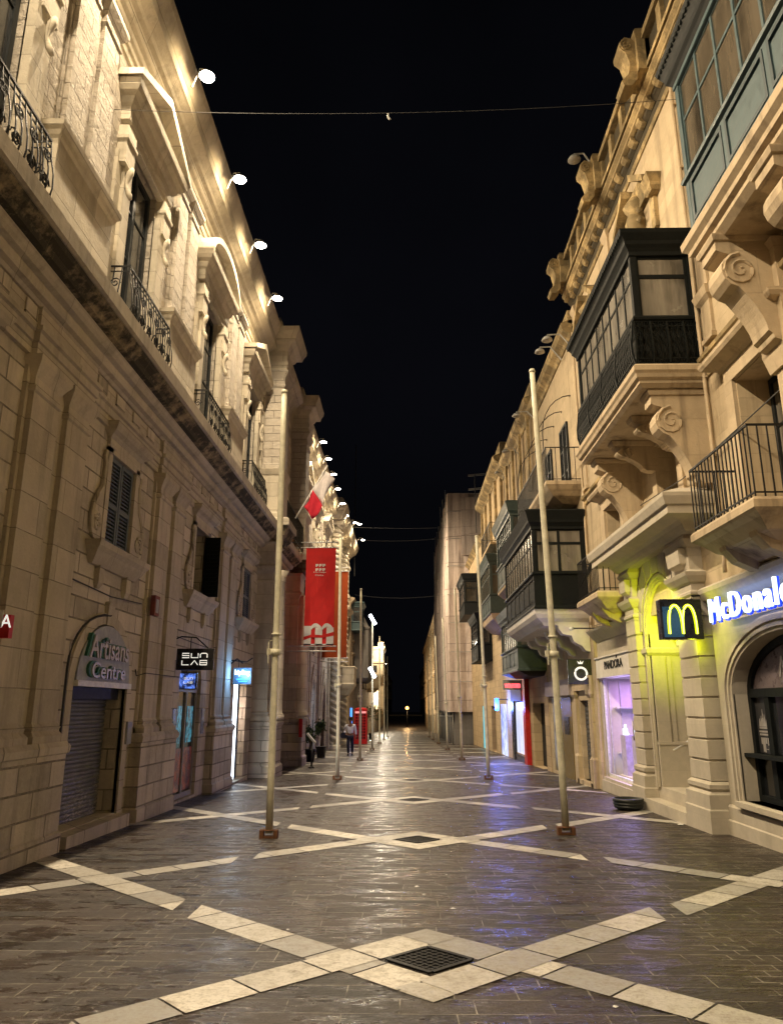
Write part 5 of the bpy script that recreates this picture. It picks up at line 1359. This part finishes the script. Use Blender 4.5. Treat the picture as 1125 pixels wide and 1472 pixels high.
mb = MB(TA); mb.box(12.95, 13.2, .12, .2, 3.15, 3.5); mb.build('casing', plain('dull_red_box', (.2, .05, .04), .6), t)
mb = MB(TA); mb.box(13.0, 13.15, .2, .205, 3.2, 3.44); mb.build('face', 'sign_grey', t)

for (pts) in ([(BC[2] + 1.3, .04, 2.2), (12.8, .03, 2.1), (12.95, .14, 2.15), (14.6, .14, 2.15)], [(9.95, .03, 3.3), (11.4, .03, 3.25), (12.75, .03, 3.32)], [(14.85, .03, 2.95), (17.4, .03, 2.9), (17.7, .13, 2.95)]):
    mb = MB(TA); mb.tube(pts, .01, 4); mb.build('cable_run', 'cable', pal)
mb = MB(TA); mb.box(12.5, 12.7, 0, .07, 1.0, 1.35); mb.build('meter_box', 'sign_grey', pal)
# ---- banners
def banner(u, y, xw, x0, x1, z0, z1, mat, label, name, letters):
    t = thing(name, label, 'banner', (xw, y, z0))
    mb = MB(); n = 16; vs = []
    for j in range(9):
        for i in range(n + 1):
            s = i / n; z = z1 + (z0 - z1) * j / 8
            vs.append((x0 + (x1 - x0) * s + (.03 * (1 - j / 8) if i == n else 0), y + .03 * math.sin(s * 9 + j * .5), z))
    fs = [(j * (n + 1) + i, j * (n + 1) + i + 1, (j + 1) * (n + 1) + i + 1, (j + 1) * (n + 1) + i) for j in range(8) for i in range(n)]
    mb.add(vs, fs); o = mb.build('cloth', mat, t); md = o.modifiers.new('thickness', 'SOLIDIFY'); md.thickness = .006
    for zz in (z1 + .02, z1 + .22, z0 - .02, z0 - .2):
        mb = MB(); mb.tube([(xw, y, zz), (x1 + .1, y, zz)], .022, 6); mb.build('crossbar', 'white_metal', t)
    return t
by = 27.6
bx0, bx1 = -3.78, -2.68
bz1, bz0 = 1.6 + 4.65 * 27.6 / 22, 1.6 + 1.72 * 27.6 / 22
tb1 = banner(0, by, -4.4, bx0, bx1, bz0, bz1, 'banner_red', 'tall red banner with white print and a big white m at its foot', 'red_banner', True)
W = bx1 - bx0
mb = MB(); yy = by - .05
def bxr(a0, a1, c0, c1): mb.box(bx0 + W * a0, bx0 + W * a1, yy - .002, yy + .004, bz0 + (bz1 - bz0) * c0, bz0 + (bz1 - bz0) * c1)
for r_ in range(2):
    for k in range(3):
        a = .34 + k * .12; z = .80 - r_ * .045
        bxr(a, a + .045, z, z + .03); bxr(a + .05, a + .09, z + .01, z + .03)
    pass
mb.build('emblem', 'banner_white', tb1)
text('caption', 'Heritage', (bx0 + W * .28, yy, bz0 + (bz1 - bz0) * .735), (1, 0, 0), (0, 0, 1), W * .42, .06, .003, 'banner_white', tb1)
text('caption', 'Malta', (bx0 + W * .34, yy, bz0 + (bz1 - bz0) * .705), (1, 0, 0), (0, 0, 1), W * .28, .06, .003, 'banner_white', tb1)
mb = MB()
def up(a0, a1, c0, c1): mb.box(bx0 + W * a0, bx0 + W * a1, yy - .002, yy + .004, bz0 + c0, bz0 + c1)
up(.0, .24, .02, .72); up(.38, .62, .02, .66); up(.76, 1.0, .02, .66); up(0, 1, .02, .06)
for a0 in (.24, .62):
    po = [(bx0 + W * (a0 - .05 + .38 * i / 8), bz0 + .60 + .22 * math.sin(PI * (i / 8) ** .8 * .85)) for i in range(9)]
    for p_, q_ in zip(po, po[1:]): mb.prism([p_, q_, (q_[0], q_[1] - .17), (p_[0], p_[1] - .12)], yy - .0025, yy + .0035)
mb.build('big_letter', 'banner_white', tb1)
mb = MB(); mb.prism([(bx0 + W * 0, bz0 + .2), (bx0 + W * .25, bz0 + .3), (bx0 + W * .6, bz0 + .28), (bx0 + W, bz0 + .36), (bx0 + W, bz0 + .5), (bx0 + W * .6, bz0 + .38), (bx0 + W * .25, bz0 + .4), (bx0, bz0 + .32)], yy - .012, yy - .004); mb.build('red_stroke', 'banner_red', tb1)
tb2 = banner(0, 38.4, -4.4, -4.3, -3.05, 4.0, 8.45, 'banner_orange', 'long orange brown banner hanging behind the red one', 'orange_banner', False)
# ---- flag on a slanting staff
t = thing('wall_flag', 'white and red flag drooping from a slanting staff on the portal balcony', 'flag', (-3.7, 24.2, 7.8))
mb = MB(); mb.tube([(-3.72, 24.2, 7.75), (-2.68, 24.2, 9.62)], .028, 6); mb.build('staff', 'white_metal', t)
def fl(a, b, name, mat):
    vs = []; n = 8
    for i in range(n + 1):
        s = a + (b - a) * i / n
        p = Vector((-3.45, 24.2, 8.2)).lerp(Vector((-2.74, 24.2, 9.5)), s)
        for j in range(7):
            q = j / 6; dz = -(.05 + .62 * q * (.75 + .25 * math.sin(s * 5)))
            vs.append((p.x + q * .3 + .03 * math.sin(s * 11 + q * 4), p.y + .07 * math.sin(q * 7 + s * 8), p.z + dz * .95))
    fs = [(i * 7 + j, i * 7 + j + 1, (i + 1) * 7 + j + 1, (i + 1) * 7 + j) for i in range(n) for j in range(6)]
    mb = MB(); mb.add(vs, fs, sm=True); o = mb.build(name, mat, t); md = o.modifiers.new('thickness', 'SOLIDIFY'); md.thickness = .006
fl(0, .45, 'red_half', 'flag_red'); fl(.45, 1, 'white_half', 'flag_white')

# ================================================================== SIGNS (RIGHT)
t = thing('fascia_lettering', "backlit white restaurant name lettering with blue edges on the cream fascia", 'sign', (4.5, 9.7, 2.76))
text('letters', "McDonald's", TR(11.0, .31, 2.78), (0, -1, 0), (0, 0, 1), 2.72, .36, .02, 'signwhite', t, offset=.0, sp=1.2)
text('blue_edge', "McDonald's", TR(11.03, .275, 2.755), (0, -1, 0), (0, 0, 1), 2.76, .39, .014, 'signblue', t, offset=.02, sp=1.2)
mb = MB(TR); mb.box(8.3, 11.0, .05, .1, 2.84, 2.88); mb.box(8.3, 11.0, .05, .1, 3.02, 3.06)
for i in range(7): mb.box(8.5 + i * .4, 8.53 + i * .4, 0, .24, 2.9, 2.93)
mb.build('mounting_rail', 'sign_black', t)
lamp_obj('halo_light', 'AREA', (4.6, 9.7, 2.98), 5, (.35, .5, 1), t, shape='RECTANGLE', size=.3, size_y=2.6, rot=(0, -PI / 2, 0))
t = thing('arches_light_box', 'black projecting light box with glowing yellow arches beside the lit entrance', 'sign', (4.5, 12.4, 2.6))
YB = 11.62
XO = -.26
mb = MB(); mb.box(4.22 + XO, 4.86 + XO, YB, YB + .2, 2.6, 3.22); mb.build('box', 'sign_black', t, bevel=.012)
mb = MB(); mb.box(4.25 + XO, 4.55 + XO, YB - .004, YB - .001, 2.63, 3.1); mb.build('painted_blue_reflection', plain('deep_blue_reflection', (.03, .12, .3), .3), t)  # blue reflection painted as a thin plate on the box face
def arches(mb, y, r, off=0):
    for cx in (4.435 + XO, 4.645 + XO):
        pts = []
        for i in range(17):
            a = PI - PI * i / 16
            pts.append((cx + .105 * math.cos(a) * (1 + .0), y, 2.68 + .44 * math.sin(a) ** .62))
        mb.tube(pts, r, 8)
mb = MB(); arches(mb, YB - .012, .017); mb.build('arches', 'yellow', t)
mb = MB(); arches(mb, YB - .001, .026); mb.build('arch_glow_edge', 'yellowedge', t)
mb = MB(); arches(mb, YB + .21, .02); mb.build('arches', 'yellow', t)
mb = MB(); mb.tube([(4.5, YB + .1, 3.2), (4.5, YB + .1, 3.28), (4.78, YB + .1, 3.3)], .018, 5); mb.build('bracket', 'black_iron', t)
lamp_obj('yellow_light', 'POINT', (4.46, YB + .12, 2.5), 5, (.85, .95, .01), t, shadow_soft_size=.06)
lamp_obj('yellow_light', 'AREA', (4.16, YB + .3, 2.95), 24, (.85, .95, .01), t, shape='SQUARE', size=.4, rot=(R(94), 0, R(-20)), spread=R(62))
lamp_obj('yellow_light', 'AREA', (4.3, YB - .06, 2.9), 5, (.85, .95, .01), t, shape='SQUARE', size=.45, rot=(-PI / 2, 0, 0))
t = thing('ring_sign', 'square black hanging sign with a white ring and crown beside the jewellery shop', 'sign', (4.4, 19.4, 2.4))
mb = MB(); mb.box(4.12, 4.74, 19.35, 19.45, 2.14, 2.76); mb.build('panel', 'sign_black', t, bevel=.01)
mb = MB(); mb.tube([(4.44 + .15 * math.cos(a), 19.345, 2.4 + .15 * math.sin(a)) for a in [2 * PI * i / 24 for i in range(24)]], .027, 6, closed=True)
mb.prism([(4.39, 2.64), (4.49, 2.64), (4.52, 2.72), (4.465, 2.67), (4.44, 2.73), (4.415, 2.67), (4.36, 2.72)], 19.335, 19.345); mb.build('ring_and_crown', 'white_letter', t)
mb = MB(); mb.tube([(4.7, 19.4, 2.66), (4.82, 19.4, 2.66)], .015, 5); mb.tube([(4.7, 19.4, 2.25), (4.82, 19.4, 2.25)], .015, 5); mb.build('bracket', 'black_iron', t)
t = thing('camera_arm', 'white surveillance camera on a short wall arm above the ring sign', 'camera', (4.3, 17.8, 3.3))
mb = MB(); mb.tube([(4.8, 18.9, 3.5), (4.2, 18.9, 3.5)], .018, 5); mb.build('arm', 'cable', t); mb = MB(); mb.tube([(4.2, 18.95, 3.5), (4.12, 18.75, 3.47)], .045, 8); mb.build('camera_body', 'white_metal', t)
t = thing('red_letter_sign', 'grey projecting sign with glowing red letters above the red framed shop', 'sign', (4.4, 30, 2.5))
mb = MB(); mb.box(3.68, 4.4, 29.0, 29.12, 2.2, 2.56); mb.build('panel', 'sign_grey', t)
text('letters', 'WOLFORD', (3.73, 28.99, 2.27), (1, 0, 0), (0, 0, 1), .6, .16, .01, 'pink', t, offset=.02)
t = thing('blue_sign', 'small glowing blue sign on the golden building past the red framed shop', 'sign', (4.3, 35.5, 2))
mb = MB(); mb.box(4.08, 4.26, 35.4, 35.5, 1.4, 1.95); mb.build('panel', 'blueglow', t)
mb = MB(); mb.tube([(4.2, 35.45, 1.9), (4.75, 35.45, 1.9)], .02, 5); mb.build('bracket', 'black_iron', t)
lamp_obj('sign_light', 'POINT', (4.1, 35.2, 1.6), 220, (.12, .22, 1), t, shadow_soft_size=.15)
# closed parasol on the second iron balcony
t = thing('folded_parasol', 'folded dark parasol leaning over the small iron balcony by the black timber one', 'parasol', (4.1, 17.2, 4.4))
mb = MB(); mb.tube([(4.15, 17.5, 4.35), (4.3, 17.0, 4.75), (4.45, 16.6, 5.05)], [.02, .06, .035], 7); mb.build('canopy', 'black_paint', t)
mb = MB(); mb.tube([(4.45, 16.6, 5.05), (4.7, 17.6, 5.1), (4.76, 18.6, 5.25)], .012, 4); mb.build('rod', 'black_iron', t)

# ================================================================== STREET THINGS
t = thing('tub', 'low black ribbed plastic tub on the ground by the jewellery shop corner', 'tub', (4.15, 14.9, gz(14.9)))
z = gz(14.9); mb = MB(); mb.lathe(4.15, 14.9, [(.25, z + .03), (.265, z + .05), (.27, z + .08), (.25, z + .085), (.275, z + .095), (.28, z + .13), (.26, z + .135), (.285, z + .15), (.285, z + .2), (.26, z + .205), (.25, z + .15), (.02, z + .12)], 28); mb.build('shell', 'plastic', t)
mb = MB(); mb.lathe(4.15, 14.9, [(.21, z - .002), (.23, z + .04)], 20); mb.build('foot', 'sign_black', t)
rl = random.Random(11)
for i, (px, py, s, nm) in enumerate(((4.35, 12.75, .09, 'white crumpled litter in front of the entrance steps'), (.1, 8.1, .05, 'tiny white scrap on the wet paving, left of the middle'), (.16, 7.75, .035, 'smaller pale scrap just nearer than the left middle one'), (.4, 7.2, .05, 'white scrap right of centre above the nearest drain grate'), (.42, 8.7, .03, 'farthest tiny scrap in the middle of the paving'), (1.2, 4.9, .03, 'tiny scrap low in the picture right of the drain'), (-.95, 6.5, .03, 'tiny scrap left of the nearest drain grate'))):
    mb = MB(); k = 7; z = gz(py) + .004; s *= .6
    ring = [(px + s * rl.uniform(.6, 1.2) * math.cos(2 * PI * j / k), py + s * rl.uniform(.5, 1.1) * math.sin(2 * PI * j / k), z + rl.uniform(.002, s * .2)) for j in range(k)]
    mb.add(ring + [(px, py, z + s * .45)], [(j, (j + 1) % k, k) for j in range(k)] + [tuple(range(k))[::-1]])
    o = mb.build('litter', 'white_metal'); tag(o, nm, 'litter', 'scraps of litter on the paving')
# telephone box
y = 56.4; x = -3.35; z = gz(y)
t = thing('telephone_box', 'red telephone box standing on the left pavement behind the walking person', 'telephone box', (x, y, z))
mb = MB(); mb.box(x - .48, x + .48, y - .48, y + .48, z, z + .14); mb.box(x - .45, x + .45, y - .45, y + .45, z + 2.1, z + 2.32); mb.box(x - .5, x + .5, y - .5, y + .5, z + 2.3, z + 2.36)
for sx in (-1, 1):
    for sy in (-1, 1): mb.box(x + sx * .42 - .05, x + sx * .42 + .05, y + sy * .42 - .05, y + sy * .42 + .05, z + .14, z + 2.1)
mb.lathe(x, y, [(.5, z + 2.36), (.42, z + 2.48), (.2, z + 2.55), (.01, z + 2.56)], 12)
mb.build('frame', 'red_paint', t)
mb = MB()
for k in range(9): mb.box(x - .38, x + .38, y - .44, y - .42, z + .3 + k * .2, z + .33 + k * .2)
for xx in (-.2, .2): mb.box(x + xx - .02, x + xx + .02, y - .445, y - .42, z + .16, z + 2.1)
mb.box(x - .38, x + .38, y - .44, y - .40, z + .14, z + .3); mb.build('glazing_bar', 'red_paint', t)
mb = MB(); mb.box(x - .38, x + .38, y - .41, y - .4, z + .3, z + 2.1); mb.box(x + .4, x + .41, y - .38, y + .38, z + .3, z + 2.1); mb.build('glass', plain('reddish_glass', (.13, .008, .015), .2), t)
mb = MB(); mb.box(x - .4, x + .4, y - .47, y - .45, z + 2.14, z + 2.28); mb.build('lit_header', emit('header_glow', (1, .35, .35), .8), t)
# potted shrubs and a post sign near the far wing
def shrub(x, y, h, r, label, n=420):
    z = gz(y); t = thing('potted_tree', label, 'tree', (x, y, z), 'potted trees on the left pavement')
    rnd = random.Random(int(y * 10)); mb = MB(); mb.tube([(x, y, z + .4), (x + .03, y, z + h * .55), (x - .02, y + .02, z + h * .8)], [.05, .04, .02], 6)
    for k in range(5):
        a = k * 1.3; mb.tube([(x, y, z + h * .5), (x + r * .5 * math.cos(a), y + r * .5 * math.sin(a), z + h * .78)], [.025, .01], 4)
    mb.build('trunk', 'bark', t)
    mb = MB()
    cl = [(rnd.gauss(0, r * .5), rnd.gauss(0, r * .5), h * .75 + rnd.gauss(0, r * .45)) for _ in range(12)]
    for k in range(n):
        c_ = rnd.choice(cl); p = Vector((x + c_[0] + rnd.gauss(0, r * .22), y + c_[1] + rnd.gauss(0, r * .22), z + c_[2] + rnd.gauss(0, r * .22)))
        a = Vector((rnd.uniform(-1, 1), rnd.uniform(-1, 1), rnd.uniform(-1, 1))).normalized() * .07; b_ = a.cross(Vector((rnd.random(), rnd.random(), rnd.random() + .1))).normalized() * .04
        mb.add([tuple(p - a), tuple(p + b_), tuple(p + a), tuple(p - b_)], [(0, 1, 2, 3)])
    mb.build('crown', 'leaf', t)
    mb = MB(); mb.lathe(x, y, [(.18, z), (.25, z + .45), (.27, z + .45), (.27, z + .5), (.2, z + .48)], 12); mb.build('pot', 'sign_black', t)
shrub(-3.95, 31.6, 1.4, .28, 'dark potted tree by the purple lit shop of the far palace wing')
shrub(-3.85, 34.9, 1.8, .3, 'second dark potted tree, beside the white lit shop of the far wing')
shrub(-3.3, 72, 3.0, .9, 'green potted tree standing beyond the telephone box', 700)
y = 27.4; x = -3.35; z = gz(y)
t = thing('post_sign', 'short dark post with a small slanted board beside the second portal pier', 'post', (x, y, z))
mb = MB(); mb.tube([(x, y, z), (x, y, z + .9)], .035, 8); mb.lathe(x, y, [(.13, z), (.12, z + .03), (.04, z + .06)], 12); mb.build('post', 'sign_black', t)
mb = MB(); mb.prism([(x - .2, z + 1.15), (x + .1, z + .82), (x + .14, z + .86), (x - .16, z + 1.19)], y - .15, y + .15); mb.build('board', 'lamp_grey', t)
t = thing('red_notice', 'small red notice fixed on the far portal pier', 'notice', (-3.7, 28.3, 1))
mb = MB(); mb.box(-3.95, -3.82, 28.2, 28.28, .5, 1.15); mb.build('plate', 'red_paint', t)
# wires
def wire(p, q, sag, label, r=.012, mat='cable'):
    mb = MB(); P, Q = Vector(p), Vector(q)
    mb.tube([tuple(P.lerp(Q, i / 16) - Vector((0, 0, sag * 4 * (i / 16) * (1 - i / 16)))) for i in range(17)], r, 4)
    o = mb.build('overhead_wire', mat); tag(o, label, 'wire', 'wires across the street'); return o
wire((-4.8, 10, 11.1), (4.7, 10, 11.15), .18, 'nearest thin wire crossing high over the street with a small hanger', .0045)
wire((-4.2, 45, 12.5), (4.5, 45, 12.5), .15, 'upper of two faint wires crossing at the far roofline', .007)
wire((-4.2, 47, 12.2), (4.5, 47, 12.5), .35, 'sagging lower wire of the pair crossing at the far roofline', .007)
wire((-4.2, 60, 10.4), (3.2, 60, 10.4), .3, 'lowest far wire above the tube lamps', .007)
t = thing('wire_hanger', 'tiny hanger clipped to the middle of the nearest overhead wire', 'clip', (-.25, 10, 10.9))
mb = MB(); mb.tube([(-.25, 10, 10.93), (-.25, 10, 10.86), (-.22, 10, 10.82)], .018, 5); mb.build('clip_body', 'lamp_grey', t)
t = thing('roof_mast', 'thin mast rising from the left roofline beyond the floodlights', 'mast', (-2.8, 62, 8))
mb = MB(); mb.tube([(-4.25, 60.5, 12.0), (-4.25, 60.5, 23.5)], .035, 5); mb.build('pole_shaft', 'cable', t)
t = thing('roof_aerial', 'tv aerial with paired rods on the golden building roof', 'aerial', (4.4, 44, 14))
mb = MB(); mb.tube([(4.3, 44, 11.8), (4.3, 44, 15.6)], .03, 5); mb.build('mast_tube', 'cable', t)
mb = MB()
for zz in (14.6, 15.5): mb.tube([(3.9, 44, zz), (5.0, 44, zz + .1)], .02, 4); mb.tube([(3.9, 44, zz - .08), (5.0, 44, zz + .02)], .02, 4)
mb.build('rods', 'lamp_grey', t)
# distant warm lamp
t = thing('distant_street_lamp', 'single warm orange street lamp glowing at the far end of the street', 'street lamp', (.13, 150, gz(150)))
mb = MB(); mb.tube([(.13, 150, gz(150)), (.13, 150, 1.0)], .06, 6); mb.build('post', 'black_iron', t)
mb = MB(); mb.lathe(.13, 150, [(.1, .95), (.3, 1.05), (.32, 1.3), (.2, 1.5), (.05, 1.55)], 12); mb.build('lantern', emit('warm_lantern', (1, .45, .1), 5), t)
lamp_obj('lantern_light', 'POINT', (.13, 149, 1.1), 700, (1, .6, .25), t, shadow_soft_size=.3)
t = thing('end_wall', 'low pale parapet wall closing the far end of the street', 'wall', (0, 205, gz(205)))
mb = MB(); mb.box(-7, 7, 205, 205.5, gz(205) - .5, gz(205) + .35); mb.build('masonry', 'stoneR', t)

# ================================================================== PERSON
def person(x, y, label):
    z = gz(y); s = 1.0
    t = thing('person', label, 'person', (x, y, z))
    def skinmesh(name, verts, edges, radii, mat, sub=2):
        me = bpy.data.meshes.new(name); me.from_pydata([tuple(Vector((a, b, c))) for a, b, c in verts], edges, [])
        o = bpy.data.objects.new(name, me); COL.objects.link(o); o.parent = t
        md = o.modifiers.new('skin', 'SKIN'); md.use_smooth_shade = True
        for i, r_ in enumerate(radii):
            sv = me.skin_vertices[0].data[i]; sv.radius = r_ if isinstance(r_, tuple) else (r_, r_)
        me.skin_vertices[0].data[0].use_root = True
        o.modifiers.new('sub', 'SUBSURF').levels = sub; o.modifiers['sub'].render_levels = sub
        me.materials.append(M[mat]); return o
    V = [(0, 0, .93), (0, 0, 1.12), (0, .0, 1.35), (0, .01, 1.44), (0, -.01, 1.52), (0, -.02, 1.62), (0, -.015, 1.70),
         (-.19, 0, 1.38), (-.29, .02, 1.12), (-.2, -.12, .98), (-.16, -.17, .95),
         (.19, 0, 1.38), (.25, .04, 1.1), (.26, -.02, .86), (.26, -.04, .78),
         (-.09, 0, .86), (-.1, -.1, .48), (-.09, .03, .1), (-.09, -.13, .04),
         (.09, 0, .86), (.09, .06, .48), (.09, .2, .12), (.09, .08, .04)]
    Ed = [(0, 1), (1, 2), (2, 3), (3, 4), (4, 5), (5, 6), (2, 7), (7, 8), (8, 9), (9, 10), (2, 11), (11, 12), (12, 13), (13, 14), (0, 15), (15, 16), (16, 17), (17, 18), (0, 19), (19, 20), (20, 21), (21, 22)]
    Rd = [(.15, .1), (.14, .1), (.15, .1), (.07, .07), (.05, .055), (.08, .095), (.075, .09), .055, .042, .035, .03, .055, .042, .035, .03, .085, .058, .042, .032, .085, .058, .042, .032]
    skinmesh('body', V, Ed, Rd, 'skin')
    skinmesh('shirt', [(0, 0, .95), (0, 0, 1.12), (0, .0, 1.36), (0, .01, 1.43), (-.19, 0, 1.385), (-.29, .02, 1.12), (-.23, -.08, 1.02), (.19, 0, 1.385), (.255, .04, 1.1), (.262, 0, .95)],
             [(0, 1), (1, 2), (2, 3), (2, 4), (4, 5), (5, 6), (2, 7), (7, 8), (8, 9)], [(.17, .12), (.16, .115), (.17, .12), (.085, .08), .075, .06, .05, .075, .06, .05], 'shirt')
    skinmesh('trousers', [(0, 0, .95), (-.09, 0, .86), (-.1, -.1, .48), (-.09, .03, .1), (.09, 0, .86), (.09, .06, .48), (.09, .2, .14)], [(0, 1), (1, 2), (2, 3), (0, 4), (4, 5), (5, 6)], [(.16, .115), .1, .078, .062, .1, .078, .062], 'trouser')
    for sx, yy in ((-1, .03), (1, .2)):
        mb = MB(lambda a, b, c: (a + x, b + y, c + z)); mb.loft(sx * .09 - .035, sx * .09 + .035, yy + .03, [(.0, .0), (.012, .02), (.01, .05), (-.015, .08)], yy - .2); mb.build('shoe', 'sign_black', t)
    mb = MB(lambda a, b, c: (a + x, b + y, c + z)); mb.lathe(0, -.01, [(.075, 1.6), (.1, 1.66), (.1, 1.73), (.07, 1.79), (.01, 1.81)], 14); mb.build('hair', 'sign_black', t)
    mb = MB(lambda a, b, c: (a + x, b + y, c + z)); mb.lathe(0, -.115, [(.006, 1.6), (.016, 1.62), (.01, 1.66)], 6); mb.build('nose', 'skin', t)
    for k in range(5):
        mb = MB(lambda a, b, c: (a + x, b + y, c + z)); bx = .245 + k * .009
        mb.tube([(bx, -.05 + k * .002, .77), (bx, -.065, .735), (bx - .004, -.055, .705 + abs(k - 2) * .006)], [.009, .008, .006], 5); mb.build('finger', 'skin', t)
    b_ = thing('shoulder_bag', 'dark bag held under the arm of the walking person', 'bag', (x - .3, y - .1, z + .9))
    mb = MB(lambda a, b, c: (a + x, b + y, c + z)); mb.loft(-.42, -.2, .06, [(0, .8), (.03, .84), (.03, 1.0), (0, 1.06)], -.12); mb.build('pouch', 'trouser', b_)
    mb = MB(lambda a, b, c: (a + x, b + y, c + z)); mb.tube([(-.38, -.02, 1.04), (-.25, -.06, 1.3), (-.16, -.02, 1.45)], .012, 5); mb.build('strap', 'sign_black', b_)
person(-2.71, 37.2, 'person in a white shirt and navy trousers walking towards the camera on the left')

# ================================================================== SKY, CAMERA
w = bpy.data.worlds.new('World'); SC.world = w; w.use_nodes = True
nt = w.node_tree; bg = nt.nodes['Background']
tc = nt.nodes.new('ShaderNodeTexCoord'); n = N(nt, 'ShaderNodeTexNoise', Scale=1.6, Detail=5.0); nt.links.new(tc.outputs['Generated'], n.inputs['Vector'])
nt.links.new(mix(nt, ramp(nt, n.outputs[0], .35, .7), (.0008, .0009, .0013), (.0022, .0023, .0034)), bg.inputs['Color']); bg.inputs['Strength'].default_value = 1.0
cam = bpy.data.cameras.new('camera'); co = bpy.data.objects.new('camera', cam); COL.objects.link(co)
co.location = (0, 0, 1.6); co.rotation_euler = (R(90) + math.atan(279 / 1063), 0, math.atan(21.5 / (1063 / math.cos(math.atan(279 / 1063)))))
cam.sensor_fit = 'VERTICAL'; cam.sensor_height = 36; cam.lens = 36 * 1063 / 1472; cam.clip_end = 2000
SC.camera = co
SC.view_settings.view_transform = 'Standard'; SC.view_settings.look = 'None'; SC.view_settings.gamma = 1; SC.view_settings.exposure = 0.1
SC.cycles.use_denoising = True; SC.cycles.max_bounces = 6; SC.cycles.diffuse_bounces = 4; SC.cycles.glossy_bounces = 3
SC.cycles.sample_clamp_indirect = 6; SC.cycles.caustics_reflective = False; SC.cycles.caustics_refractive = False
